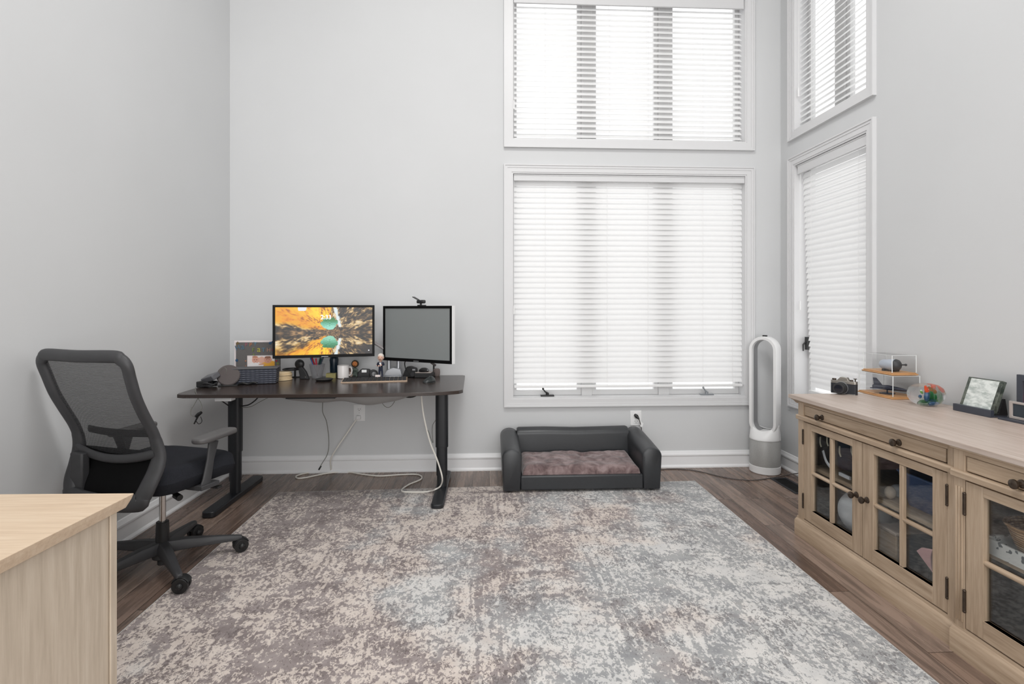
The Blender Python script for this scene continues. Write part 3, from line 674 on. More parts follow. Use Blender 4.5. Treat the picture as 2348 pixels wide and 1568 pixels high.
cord([tuple(onY(740, 922, 3.95)), tuple(onY(740, 945, 3.97)), tuple(onY(749, 968, 4.0)), tuple(onY(754, 1010, 4.05)), tuple(onY(751, 1040, 4.06)), tuple(onY(738, 1063, 4.0)), tuple(onY(731, 1075, 4.0))], 0.0028, M_GCORD, 'thin grey-green cable hanging from under the desk, its black tip near the baseboard', dk)
cord([tuple(onY(731, 1077, 3.998)), tuple(onY(736, 1068, 3.999))], 0.006, M_BLK, 'black connector tip', dk, 2, 'cable_tip')
cord([tuple(onY(975, 978, 4.02)), tuple(onY(983, 990, 4.04)), tuple(onY(988, 1005, 4.05)), tuple(onY(993, 1015, 4.05)), tuple(onY(991, 995, 4.06)), tuple(onY(992, 975, 4.06)), tuple(onY(1000, 960, 4.0)), tuple(onY(1004, 935, 3.85)), tuple(onY(1004, 912, 3.8))], 0.0022, M_GCORD, 'thin cable loop behind the desk leg', dk)
cord([tuple(onY(874, 920, 3.7)), tuple(onY(882, 931, 3.72)), tuple(onY(890, 934, 3.72)), tuple(onY(898, 930, 3.72)), tuple(onY(905, 920, 3.7))], 0.0022, M_GCORD, 'small grey cable loop below the net', dk)
cord([tuple(onY(485, 909, 3.3)), tuple(onY(505, 917, 3.4)), tuple(onY(524, 930, 3.6))], 0.004, M_BCORD, 'short black cable under the desk edge', dk)
cord([tuple(onY(553, 931, 3.62)), tuple(onY(570, 928, 3.55)), tuple(onY(585, 918, 3.5)), tuple(onY(592, 910, 3.45))], 0.0045, M_BCORD, 'black cable curving from the leg to the desk top', dk)
cord([tuple(onY(555, 934, 3.64)), tuple(onY(575, 932, 3.62)), tuple(onY(598, 920, 3.6)), tuple(onY(618, 910, 3.6))], 0.002, M_GCORD, 'thin grey cable beside the black one', dk)
def oY(px, py, Y=3.262): return tuple(onY(px, py, Y))
hc = thing('charging_cable', 'grey cable dangling off the desk edge beside the office chair, ending in a black plug', 'cable', oY(453, 975))
obj('wire', MB().tube(cr([onZ(448, 887, DZ + 0.012), onZ(448, 896, DZ + 0.006), oY(451, 904, 3.255), oY(455, 915), oY(460, 922), oY(463, 934), oY(460, 944), oY(455, 952), oY(446, 955), oY(438, 951), oY(438, 940), oY(444, 930), oY(451, 918), oY(456, 910, 3.27)], 5), 0.0017, 8), M_GCORD, hc, w=True)
obj('plug', MB().tube([oY(462, 945), oY(455, 950), oY(449, 955)], [0.008, 0.012, 0.009], 10).tube([oY(455, 952), oY(450, 962), oY(445, 972)], [0.006, 0.005, 0.004], 10).tube(cr([oY(460, 955), oY(463, 966), oY(456, 972), oY(450, 966)], 4), 0.0022, 6), M_BLK, hc, w=True)

# ---------------------------------------------------------------- monitors
def hsh(x, y): return noise.noise(Vector((x, y, 0.0)))
def screen_colors(u, v):
    """u,v in 0..1 (v up): canyon walls mirrored in still water"""
    cx, cy = 0.56, 0.46
    dx, dy = (u - cx) * 1.85, abs(v - cy) + 0.0
    a = math.atan2(dy, dx); r = math.hypot(dx, dy) + 0.02
    lr = math.log(r)
    n1 = hsh(a * 4 + 3, lr * 2.2 + 9); n2 = hsh(a * 12 + 40, lr * 5 + 2); n4 = hsh(a * 26, lr * 10 + 60); n3 = hsh(u * 50 + 5, dy * 80)
    k = 0.5 + 0.55 * n1 + 0.55 * n2 + 0.45 * n4 + 0.25 * n3; ang = a / PI
    def L(p, q, t): t = max(0, min(1, t)); return tuple(x + (y - x) * t for x, y in zip(p, q))
    dark = (18, 14, 12); br = (92, 70, 46); tan = (214, 180, 122); pale = (240, 230, 208)
    kk = k - 0.16
    base = L(dark, br, kk / 0.34) if kk < 0.34 else (L(br, tan, (kk - 0.34) / 0.34) if kk < 0.68 else L(tan, pale, (kk - 0.68) / 0.5))
    yc = L((120, 62, 6), (248, 168, 10), k / 0.34) if k < 0.34 else L((248, 168, 10), (255, 214, 24), (k - 0.34) / 0.35)
    lo, hi = 0.47 + 0.04 * n2, (0.94 if v > cy else 0.885) + 0.05 * n1
    yel = min(1, max(0, (ang - lo) / 0.03)) * min(1, max(0, (hi - ang) / 0.05)) * min(1, max(0, (r - 0.10) / 0.06))
    if ang > 0.68: yc = L(yc, (226, 130, 8), min(0.6, (ang - 0.68) * 3))
    c = L(base, yc, yel)
    if dy < 0.07 + 0.02 * n2: c = L(c, L(dark, (176, 132, 84), k), 0.8)
    # opening with pale rock rim and teal water
    tx, ty = (u - 0.545) / 0.088, (dy - 0.205) / 0.125
    d = math.hypot(tx, ty) + 0.25 * hsh(u * 20, dy * 20)
    rimx = abs(u - 0.635 - 0.35 * (dy - 0.3) * (-0.35)) + 0.015 * n2
    if rimx < 0.022 and dy > 0.12: c = L((222, 232, 234), c, max(0, (rimx - 0.012) / 0.01))
    if d < 1: c = L(L((22, 120, 78), (150, 220, 200), 0.5 - ty * 0.8 + 0.5 * n3), (70, 120, 30), max(0, ty * 0.7) if v > cy else 0.1)
    if abs(u - 0.27) < 0.04 + 0.02 * n2 and dy > 0.46 + 0.02 * n1: c = (232, 232, 236)
    if u > 0.8 and v < 0.2: c = L(c, (32, 26, 26), min(1, (u - 0.8) * 6))
    return c
def color_mesh(name, nu, nv, fn, cf, parent, emit, w=False, M=None):
    mb = MB().grid(fn, nu, nv); t = NT(name + '_print'); at = t.new('ShaderNodeVertexColor', layer_name='Col')
    if emit:
        t.set(t.b.inputs['Emission Color'], at.outputs[0]); t.b.inputs['Emission Strength'].default_value = emit; t.p(Base_Color=(0.01, 0.01, 0.01, 1), Roughness=0.3)
    else: t.p(Base_Color=at.outputs[0], Roughness=0.35)
    o = obj(name, mb, t.m, parent, w=w, smooth=False); me = o.data
    ca = me.color_attributes.new('Col', 'FLOAT_COLOR', 'POINT')
    for j in range(nv + 1):
        for i in range(nu + 1): ca.data[j * (nu + 1) + i].color = lin(cf(i / nu, j / nv))
    return o
def monitor(label, pl, pr, ztop, zbot, screen, side_mat, bez):
    """pl, pr: (x,y) of front left and right edges"""
    pl, pr = Vector(pl + (0,)), Vector(pr + (0,)); W = (pr - pl).length; rz = math.atan2(pr.y - pl.y, pr.x - pl.x); c = (pl + pr) / 2
    r = thing('computer_monitor', label, 'monitor', (c.x, c.y, zbot), rz); H = ztop - zbot; h = W / 2
    m = MB().frame([(-h, 0), (h, 0), (h, H), (-h, H)], [(-h + bez, bez * 1.25), (h - bez, bez * 1.25), (h - bez, H - bez), (-h + bez, H - bez)], 0, 0.014)
    obj('bezel', m, M_BEZ, r, bevel=0.0015, smooth=False)
    m = MB().box(-h + 0.002, h - 0.002, 0.012, 0.034, 0.002, H - 0.002).box(-h * 0.55, h * 0.55, 0.03, 0.055, H * 0.2, H * 0.8)
    obj('housing', m, side_mat, r, bevel=0.003)
    if screen:
        color_mesh('screen', 300, 168, lambda u, v: (-h + bez + (W - 2 * bez) * u, 0.006, bez * 1.25 + (H - 2.25 * bez) * v), screen_colors, r, 0.84)
        R = Matrix.Rotation(PI / 2, 4, 'X')
        text('clock_digits', '2:33', 0.044, 0.0004, mat('clock_white', (255, 255, 255), 0.5, emit=(255, 255, 255), es=1.1), r, Matrix.Translation((0.008, 0.0045, H * 0.765)) @ R)
        obj('status_dot', MB().cyl((h * 0.88, 0.005, H * 0.12), (h * 0.88, 0.004, H * 0.12), 0.004, n=16), mat('dot_white', (255, 255, 255), 0.5, emit=(235, 240, 255), es=0.9), r)
    else:
        obj('screen', MB().box(-h + bez, h - bez, 0.005, 0.012, bez * 1.25, H - bez), mat('screen_reflect_grey', (134, 138, 138), 0.32, spec=0.3), r, smooth=False)  # grey of a reflection put into the screen's base colour
        obj('side_strip', MB().box(h - 0.001, h + 0.003, 0.001, 0.036, 0.0, H), M_WHITE, r, bevel=0.001, label='bright white edge strip')
    obj('badge', MB().box(-0.024, 0.024, -0.0006, 0.001, 0.005, 0.010), mat('badge_grey', (150, 152, 155), 0.4, 0.5), r, smooth=False)
    return r
monitor('wide monitor lit with a yellow canyon wallpaper showing 2:33', (-1.538, 3.77), (-0.85, 3.93), 1.328, 0.943, True, M_BLK, 0.017)
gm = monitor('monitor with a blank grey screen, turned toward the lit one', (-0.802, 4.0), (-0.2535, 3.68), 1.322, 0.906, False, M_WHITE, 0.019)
wcx = onY(965, 693, 3.86)
w = thing('webcam', 'small black webcam clipped on top of the grey-screened monitor', 'webcam', (wcx.x, 3.86, 1.322), T(-20))
obj('clip', MB().box(-0.018, 0.02, -0.022, 0.02, 0.0, 0.008).box(-0.016, 0.016, 0.045, 0.055, -0.03, 0.008).box(-0.016, 0.016, 0.015, 0.05, 0.001, 0.008).cyl((0, 0, 0.006), (0, 0, 0.022), 0.008), M_BLK, w, bevel=0.001)
wb = obj('body', MB().box(-0.03, 0.036, -0.016, 0.014, 0.018, 0.044), M_BLK, w, bevel=0.008, seg=3)
obj('lens', MB().cyl((0.0, -0.022, 0.031), (0.0, -0.012, 0.031), 0.011), M_GLASSD if False else mat('lens_black', (14, 16, 22), 0.08), wb)
obj('privacy_flap', MB().box(-0.002, 0.002, -0.02, 0.02, 0, 0.045, Matrix.Translation((-0.022, 0, 0.046)) @ Matrix.Rotation(T(-62), 4, 'Y')), M_BLK, w)
# dual monitor arm
ax_, ay_ = -0.735, 4.035
ma = thing('monitor_arm', 'silver desk-clamp monitor arm with two posts, standing between the monitors', 'monitor arm', (ax_, ay_, DZ))
m = MB().prism(rrect(-0.075, 0.085, -0.055, 0.055, 0.02), 0, 0.012).prism([(-0.07, 0.012), (0.08, 0.012), (0.065, 0.062), (0.01, 0.075), (-0.03, 0.06)], -0.035, 0.035, 'y')
obj('base', m, M_SILV, ma, bevel=0.004)
obj('post', MB().cyl((-0.028, 0, 0.05), (-0.028, 0, 0.25), 0.017), M_SILV, ma); obj('post', MB().cyl((0.045, 0, 0.05), (0.045, 0, 0.25), 0.017), M_SILV, ma)
obj('crosslink', MB().cyl((-0.028, 0, 0.13), (0.045, 0, 0.13), 0.006), M_BLK, ma)
lk = MB().tube([(-0.028, 0, 0.19), (-0.10, -0.03, 0.245), (-0.30, -0.10, 0.375)], [(0.012, 0.022)] * 3, 12, up=(0, 1, 0)).tube([(-0.30, -0.10, 0.375), (-0.45, -0.1, 0.375)], (0.012, 0.018), 12, up=(0, 1, 0))
obj('arm_link', lk, mat('arm_grey', (150, 146, 146), 0.4), ma)
lk = MB().tube([(0.045, 0, 0.24), (0.12, 0.03, 0.3), (0.235, -0.1, 0.34)], [(0.012, 0.018)] * 3, 12, up=(0, 1, 0)); obj('arm_link', lk, M_SILV, ma)
cord([tuple(onY(934, 822, 3.89)), tuple(onY(928, 832, 3.95)), tuple(onY(931, 848, 3.97)), tuple(onY(937, 858, 3.97))], 0.004, M_BCORD, 'black cable hanging from the monitor', gm)

# ---------------------------------------------------------------- things on the desk
def at(px, py): v = onZ(px, py, DZ); return (v.x, v.y, DZ)
# handmade photo board
L0 = onY(541, 840, 3.93); R0 = onY(640, 840, 3.93)
pf = thing('photo_frame', "grey handmade Happy Father photo board with coloured letters behind the woven box", 'photo frame', (L0.x, 3.93, DZ), T(4))
Wf = R0.x - L0.x; Hf = 0.275
Rx = Matrix.Rotation(PI / 2, 4, 'X')
obj('backing_card', MB().box(-0.016, Wf - 0.01, 0.012, 0.018, 0, Hf + 0.013), mat('white_card', (236, 226, 226), 0.7), pf)
obj('board', MB().frame([(0, 0), (Wf, 0), (Wf, Hf), (0, Hf)], [(0.078, 0.085), (0.262 * Wf / 0.30, 0.085), (0.262 * Wf / 0.30, 0.178), (0.078, 0.178)], 0, 0.011), mat('grey_felt', (104, 101, 100), 0.9, nscale=200, namt=0.15, bump=0.4, bscale=1000), pf, bevel=0.001)
def baby(u, v):
    c = (238, 228, 226)
    n_ = 0.05 * hsh(u * 7, v * 7)
    for cx, cy, rx, ry, col in ((0.78, 0.30, 0.26, 0.28, (236, 176, 70)), (0.52, 0.62, 0.14, 0.26, (226, 178, 160)), (0.30, 0.62, 0.135, 0.27, (222, 166, 148)), (0.28, 0.86, 0.10, 0.10, (196, 140, 116)), (0.75, 0.62, 0.14, 0.27, (214, 158, 138)), (0.74, 0.82, 0.12, 0.10, (150, 104, 84)), (0.3, 0.12, 0.3, 0.28, (240, 236, 236)), (0.52, 0.27, 0.12, 0.06, (212, 164, 144))):
        if ((u - cx) / rx) ** 2 + ((v - cy) / ry) ** 2 < 1 + n_ * 4: c = col
    for ex, ey in ((0.26, 0.64), (0.34, 0.64), (0.71, 0.64), (0.79, 0.64), (0.3, 0.5), (0.75, 0.5)):
        if abs(u - ex) < 0.025 and abs(v - ey) < 0.02: c = (128, 82, 72)
    return c
pw = 0.262 * Wf / 0.30 - 0.078
color_mesh('photo_print', 72, 40, lambda u, v: (0.078 + pw * u, 0.004, 0.085 + 0.093 * v), baby, pf, 0)
LC = {'b': (84, 112, 132), 'p': (160, 98, 112), 'o': (176, 120, 92), 'y': (176, 170, 76), 't': (92, 132, 152), 'r': (168, 34, 62), 'k': (38, 76, 110), 'g': (116, 132, 72), 'n': (172, 132, 110), 'd': (110, 92, 60)}
LM = {k: mat('foam_' + k, v, 0.7) for k, v in LC.items()}
for chx, x, z, s_, k, rr in (('H', 0.012, 0.236, 0.05, 'b', 20), ('a', 0.044, 0.243, 0.06, 'b', 10), ('P', 0.070, 0.258, 0.036, 'p', 5), ('P', 0.100, 0.257, 0.038, 'o', 0), ('Y', 0.130, 0.262, 0.04, 't', -6),
                            ('F', 0.118, 0.217, 0.045, 'g', 0), ('a', 0.155, 0.222, 0.062, 'y', 0), ('T', 0.187, 0.217, 0.042, 't', 0), ('H', 0.222, 0.217, 0.042, 'n', 0), ('e', 0.256, 0.222, 0.058, 'r', 0), ('R', 0.285, 0.217, 0.042, 'g', 0)):
    text('foam_letter', chx, s_, 0.0016, LM[k], pf, Matrix.Translation((x * Wf / 0.30, -0.0015, z)) @ Rx @ Matrix.Rotation(T(rr), 4, 'Z'))
for x, z, r_, k in ((0.012, 0.268, 0.015, 'd'), (0.232, 0.268, 0.013, 'k'), (0.246, 0.276, 0.009, 'k'), (0.006, 0.142, 0.013, 'k'), (0.066, 0.137, 0.007, 'o'), (0.120, 0.184, 0.008, 'g'), (0.066, 0.100, 0.005, 'o'), (0.282, 0.165, 0.013, 't'), (0.275, 0.135, 0.008, 'r'), (0.284, 0.115, 0.011, 'g'), (0.283, 0.095, 0.009, 'o')):
    st = []
    for q in range(10):
        rr = r_ * (1 if q % 2 == 0 else 0.6); st.append((x * Wf / 0.3 + rr * math.sin(q * PI / 5), z + rr * math.cos(q * PI / 5)))
    obj('foam_star', MB().prism(st, -0.003, 0.0, 'y'), LM[k], pf)
# woven box
bxp = at(588, 879)
wb_ = thing('storage_box', 'dark blue-grey woven storage box in front of the photo board', 'box', bxp, T(12))
def wovenm(name, c0, c1, sc=1.0):
    t = NT(name); w1 = t.new('ShaderNodeTexWave', wave_type='BANDS', bands_direction='Z'); t.l.new(t.coord(), w1.inputs[0]); w1.inputs['Scale'].default_value = 22 * sc; w1.inputs['Distortion'].default_value = 1.5
    w2 = t.new('ShaderNodeTexWave', wave_type='BANDS', bands_direction='X'); t.l.new(t.coord(), w2.inputs[0]); w2.inputs['Scale'].default_value = 11 * sc
    h = t.math('MULTIPLY', w1.outputs['Fac'], t.math('ADD', w2.outputs['Fac'], 0.4)); t.bump(h, 0.9, 0.004)
    return t.p(Base_Color=t.mix(h, lin(c0), lin(c1)), Roughness=0.75)
M_WOVEN = wovenm('woven_slate', (50, 53, 64), (92, 95, 106))
wb = thing_box = obj('basket', MB().add([(-0.135, -0.05, 0), (0.135, -0.05, 0), (0.135, 0.06, 0), (-0.135, 0.06, 0), (-0.142, -0.056, 0.105), (0.142, -0.056, 0.105), (0.142, 0.066, 0.105), (-0.142, 0.066, 0.105)], [(0, 1, 5, 4), (1, 2, 6, 5), (2, 3, 7, 6), (3, 0, 4, 7), (0, 3, 2, 1), (4, 5, 6, 7)]), M_WOVEN, wb_, bevel=0.008)
obj('lid', MB().box(-0.146, 0.146, -0.06, 0.07, 0.106, 0.114), mat('grey_lid', (92, 92, 94), 0.6), wb_, bevel=0.003)
obj('cable_clip', MB().tube(cr([(-0.10, -0.066, 0.006), (-0.07, -0.075, 0.016), (-0.04, -0.07, 0.008), (-0.0, -0.074, 0.018), (0.02, -0.07, 0.006)], 4), 0.007, 8), M_BLK, None)
clipo = bpy.data.objects['cable_clip']; clipo.location = bxp; clipo.rotation_euler = (0, 0, T(12)); tag(clipo, 'small black cable bundle lying against the woven box', 'cable')
# charger pad standing on edge and adapter
cp = at(524, 884)
cg = thing('wireless_charger', 'round dark taupe charging disc tilted up beside the grey block adapter', 'charger', cp, T(20))
Mt = Matrix.Translation((0, 0, 0.070)) @ Matrix.Rotation(T(-20), 4, 'X') @ Matrix.Rotation(PI / 2, 4, 'X')
obj('disc', MB().lathe([(0, -0.008), (0.066, -0.008), (0.072, -0.003), (0.072, 0.006), (0.066, 0.012), (0, 0.013)], n=40, M=Mt), mat('taupe_fabric', (92, 85, 84), 0.85, nscale=300, bump=0.3), cg)
obj('stand', MB().prism([(-0.01, 0), (0.06, 0), (0.045, 0.012), (0.02, 0.05), (0.008, 0.045)], -0.045, 0.045, 'x').box(-0.06, 0.06, -0.035, 0.06, 0, 0.008), M_BLK, cg, bevel=0.003)
ad = at(480, 887)
pa = thing('power_adapter', 'grey block adapter lying on tangled black cables near the desk corner', 'adapter', ad, T(-25))
Ma = Matrix.Translation((0, 0.01, 0.062)) @ Matrix.Rotation(T(-16), 4, 'Y') @ Matrix.Rotation(T(24), 4, 'X')
obj('block', MB().box(-0.055, 0.055, -0.032, 0.032, -0.018, 0.018, Ma), mat('grey_adapter', (98, 98, 102), 0.35), pa, bevel=0.006, seg=3)
obj('block', MB().box(-0.06, 0.02, -0.05, 0.0, 0.002, 0.042, Matrix.Rotation(T(20), 4, 'Z')), M_BLK, pa, bevel=0.006, seg=3)
tg = MB()
random.seed(3)
P = [(0.07 * math.cos(q * 1.7) * (0.7 + 0.3 * random.random()) + 0.01, 0.045 * math.sin(q * 1.7) - 0.01, 0.007 + 0.03 * random.random()) for q in range(15)]
tg.tube(cr(P, 6), 0.005, 8)
tg_o = obj('cable_tangle', tg, M_BCORD, pa)
m = MB().tube(cr([(0.02, 0.03, 0.05), (0.03, 0.05, 0.10), (0.07, 0.055, 0.125), (0.10, 0.05, 0.115), (0.09, 0.05, 0.08)], 6), 0.0014, 6); obj('wire', m, M_GCORD, pa)
# coasters
M_COAST = mat('pale_wood_coaster', (222, 198, 160), 0.6, nscale=40)
cpos = at(650, 871)
c0 = None
lb = ('pale round coaster lying on the desk, lowest of its stack', 'pale round coaster second from the bottom of its stack', 'pale round coaster in the middle of its stack', 'pale round coaster second from the top of its stack', 'pale round coaster on top of its stack beside the woven box')
for k in range(5):
    if c0 is None: c = c0 = obj('coaster', MB().lathe([(0, 0), (0.056, 0), (0.059, 0.002), (0.059, 0.0095), (0.056, 0.0115), (0, 0.0115)], n=36), M_COAST)
    else: c = dup(c0)
    c.location = (cpos[0] + random.uniform(-.004, .004), cpos[1] + random.uniform(-.003, .003), DZ + 0.0005 + k * 0.0122); tag(c, lb[k], 'coaster', 'stacked coasters')
ring = obj('coaster_holder', MB().tube([(0.062 * math.cos(t), 0.062 * math.sin(t), 0.07) for t in [2 * PI * q / 30 for q in range(30)]], 0.006, 8, closed=True).box(0.058, 0.068, -0.006, 0.006, 0, 0.07).box(-0.006, 0.006, 0.058, 0.068, 0, 0.07).box(-0.02, 0.07, 0.05, 0.07, 0, 0.006), M_BLK)
ring.location = (cpos[0] + 0.03, cpos[1] + 0.085, DZ); tag(ring, 'black ring holder standing close behind the pale coasters', 'holder')
# phone holder
ph = thing('phone_holder', 'slanted black stand with a round head between the pale coasters and pen cup', 'phone holder', at(699, 869), T(-5))
obj('stem', MB().prism([(-0.03, 0), (0.035, 0), (0.012, 0.055), (-0.018, 0.095), (-0.045, 0.09), (-0.042, 0.06)], -0.014, 0.014, 'y'), M_BLKM, ph, bevel=0.005)
obj('head', MB().sphere((-0.04, 0, 0.112), (0.036, 0.02, 0.036), 20, 12), M_BLK, ph)
obj('screw', MB().cyl((0.012, -0.017, 0.018), (0.012, -0.013, 0.018), 0.004, n=12), M_CHROME, ph)
# pen cup with pens
pc_ = at(727, 866)
cup = thing('pen_cup', 'clear ribbed cup holding pens in front of the lit monitor', 'pen cup', pc_)
prof = []
nf = 40; m = MB()
def ribbed(r0, r1, z0, z1, amp):
    vs = []; n_ = 80
    for r, z in ((r0, z0), (r1, z1)):
        for k in range(n_):
            t = 2 * PI * k / n_; q = r + amp * math.cos(t * 20); vs.append((q * math.cos(t), q * math.sin(t), z))
    return vs, [(k, (k + 1) % n_, n_ + (k + 1) % n_, n_ + k) for k in range(n_)]
m.add(*ribbed(0.036, 0.055, 0.002, 0.105, 0.0015)); m.add(*ribbed(0.032, 0.051, 0.006, 0.105, 0.0)); m.cyl((0, 0, 0), (0, 0, 0.006), 0.036, 0.037, 40)
def cupg():
    t = NT('smoky_clear_plastic'); tr = t.new('ShaderNodeBsdfTransparent'); tr.inputs[0].default_value = (0.86, 0.86, 0.87, 1); mx = t.new('ShaderNodeMixShader'); mx.inputs[0].default_value = 0.3
    t.l.new(tr.outputs[0], mx.inputs[1]); t.l.new(t.b.outputs[0], mx.inputs[2]); t.l.new(mx.outputs[0], t.out.inputs[0]); return t.p(Base_Color=lin((190, 190, 192)), Roughness=0.1)
obj('cup', m, cupg(), cup)
for i, (ang, c, lab) in enumerate(((3.6, (40, 110, 190), 'blue pen leaning out of the clear cup beside the dark red pen'), (4.0, (170, 20, 30), 'dark red pen between the blue and pink pens in the clear cup'), (4.7, (226, 70, 90), 'pink pen in the clear cup'), (5.5, (30, 70, 66), 'dark green pen in the clear cup'), (6.1, (70, 80, 96), 'slate-blue pen leaning out of the clear cup beside the green one'), (1.2, (26, 26, 28), 'black pen at the rear of the clear cup'))):
    p = thing('pen', lab, 'pen', (pc_[0], pc_[1], DZ + 0.008), 0, 'pens in the clear cup')
    b_ = Vector((-0.012 * math.cos(ang), -0.010 * math.sin(ang), 0)); tp_ = Vector((0.050 * math.cos(ang), 0.025 * math.sin(ang), 0.145 + 0.006 * math.sin(i * 2)))
    mid = b_ + (tp_ - b_) * 0.62
    obj('barrel', MB().cyl(tuple(b_), tuple(mid), 0.0038, n=12), mat('pen_barrel', (150, 140, 140), 0.3), p); obj('cap', MB().cyl(tuple(mid), tuple(tp_), 0.0062, 0.006, 12), mat('pen_cap', c, 0.35), p)
bt = thing('drink_bottle', 'dark blue tapering bottle behind the pen cup', 'bottle', (onY(766, 860, 4.05).x, 4.05, DZ))
obj('body', MB().lathe([(0, 0), (0.026, 0), (0.030, 0.01), (0.031, 0.10), (0.034, 0.13), (0.028, 0.16), (0.014, 0.19), (0.013, 0.21), (0, 0.21)], n=28), mat('dark_blue_gloss', (20, 38, 52), 0.25, nscale=14, namt=0.3), bt)
obj('cap', MB().cyl((0, 0, 0.205), (0, 0, 0.232), 0.016), M_BLK, bt)
pk = thing('round_dish', 'low black round dish in front of the pen cup', 'dish', at(743, 873))
obj('bowl', MB().lathe([(0, 0), (0.052, 0), (0.060, 0.008), (0.063, 0.014), (0.058, 0.016), (0.05, 0.012), (0, 0.010)], n=40), M_BLK, pk)
obj('inner_pad', MB().cyl((0, 0, 0.009), (0, 0, 0.0115), 0.042, n=32), mat('grey_pad', (70, 68, 68), 0.8), pk)
ob = obj('sticky_note_block', MB().box(-0.035, 0.035, -0.03, 0.03, 0, 0.034), mat('olive_paper', (158, 150, 98), 0.8, nscale=60)); ob.location = at(759, 866); ob.location.y = 4.0; ob.rotation_euler[2] = T(8)
tag(ob, 'small olive note block between the pen cup and the white mug', 'note block')
mg = thing('coffee_mug', 'white mug on the desk between the pen cup and the small figurines', 'mug', at(787, 867), T(0))
obj('body', MB().lathe([(0, 0.004), (0.034, 0.0), (0.041, 0.004), (0.043, 0.095), (0.042, 0.098), (0.039, 0.095), (0.037, 0.01), (0, 0.008)], n=40), mat('white_glaze', (224, 220, 218), 0.25), mg)
obj('handle', MB().tube(cr([(0.036, 0.012, 0.08), (0.058, 0.0, 0.082), (0.066, -0.006, 0.055), (0.056, 0.0, 0.025), (0.036, 0.012, 0.02)], 6), (0.006, 0.007), 10, up=(0, 1, 0)), mat('white_glaze_handle', (214, 210, 208), 0.25), mg)
# figurines
fa = thing('figurine', 'small seated figurine with a round orange face and dark hair beside the white mug', 'figurine', (onY(814, 850, 4.06).x, 4.06, DZ))
skin('body', [(0, 0, 0.02), (0, 0, 0.052), (0, 0, 0.072), (0.022, -0.012, 0.05), (0.026, -0.03, 0.035), (-0.022, -0.012, 0.05), (-0.028, -0.03, 0.035), (0.02, -0.035, 0.012), (0.03, -0.055, 0.008), (-0.02, -0.035, 0.012), (-0.03, -0.055, 0.008)], [(0, 1), (1, 2), (1, 3), (3, 4), (1, 5), (5, 6), (0, 7), (7, 8), (0, 9), (9, 10)], [0.022, 0.018, 0.01, 0.008, 0.007, 0.008, 0.007, 0.01, 0.008, 0.01, 0.008], mat('grey_green_clay', (96, 108, 100), 0.6), fa)
hd = obj('head', MB().sphere((0, -0.004, 0.098), (0.020, 0.018, 0.020), 18, 12).sphere((0, -0.024, 0.095), 0.004, 10, 6), mat('orange_clay', (214, 134, 76), 0.6), fa)
obj('eye', MB().sphere((0.007, -0.020, 0.102), 0.0022, 8, 6).sphere((-0.007, -0.020, 0.102), 0.0022, 8, 6).tube([(-0.006, -0.021, 0.089), (0, -0.0225, 0.087), (0.006, -0.021, 0.089)], 0.001, 6), M_BLK, hd)
obj('hair', MB().tube([(0.022 * math.cos(t), 0.002, 0.098 + 0.022 * math.sin(t)) for t in [2 * PI * q / 20 for q in range(20)]], 0.0075, 8, closed=True).sphere((0, 0.008, 0.1), (0.024, 0.014, 0.024)), mat('dark_brown_clay', (62, 52, 40), 0.8), hd)
fb = thing('figurine', 'tiny white and brown dog-like figurine against the mug', 'figurine', (onY(805, 858, 4.0).x, 4.0, DZ))
skin('body', [(0, 0, 0.014), (0, -0.004, 0.034), (0, -0.008, 0.05), (0.01, -0.014, 0.012), (-0.01, -0.014, 0.012), (0.004, 0.016, 0.012)], [(0, 1), (1, 2), (0, 3), (0, 4), (0, 5)], [0.014, 0.011, 0.008, 0.006, 0.006, 0.004], mat('cream_clay', (214, 188, 170), 0.6), fb)
h2 = obj('head', MB().sphere((0, -0.01, 0.058), 0.013, 16, 10).sphere((0, -0.023, 0.055), 0.006, 10, 8), mat('brown_clay', (110, 82, 72), 0.6), fb)
obj('ear', MB().sphere((0.011, -0.008, 0.068), (0.004, 0.004, 0.008), 8, 6).sphere((-0.011, -0.008, 0.068), (0.004, 0.004, 0.008), 8, 6), mat('dark_ear', (70, 54, 50), 0.7), h2)
obj('stick', MB().tube([(-0.016, -0.01, 0.03), (-0.02, -0.012, 0.09)], 0.0022, 8), mat('stick_brown', (96, 70, 56), 0.6), fb)
hp = thing('headset_case', 'rounded black electronic unit with a white label, behind the keyboard', 'electronics', at(838, 865), T(4))
obj('body', MB().prism([(-0.062, 0), (0.05, 0), (0.05, 0.03), (0.03, 0.062), (-0.03, 0.066), (-0.052, 0.04)], -0.035, 0.035, 'y'), M_BLK, hp, bevel=0.008, seg=3)
obj('label_sticker', MB().box(-0.022, 0.014, -0.0365, -0.034, 0.042, 0.062), M_WHITE, hp, label='white sticker')
sp_ = thing('tape_roll', 'black ring-shaped roll lying on its edge beside the black unit', 'roll', (onY(853, 858, 3.94).x + 0.008, 3.955, DZ), T(25))
obj('ring', MB().frame([(0.032 * math.cos(t), 0.033 + 0.032 * math.sin(t)) for t in [2 * PI * q / 32 for q in range(32)]], [(0.016 * math.cos(t), 0.033 + 0.016 * math.sin(t)) for t in [2 * PI * q / 32 for q in range(32)]], -0.016, 0.016), M_BLKM, sp_, bevel=0.003)
obj('core', MB().frame([(0.0158 * math.cos(t), 0.033 + 0.0158 * math.sin(t)) for t in [2 * PI * q / 32 for q in range(32)]], [(0.013 * math.cos(t), 0.033 + 0.013 * math.sin(t)) for t in [2 * PI * q / 32 for q in range(32)]], -0.014, 0.014), M_SILV, sp_)
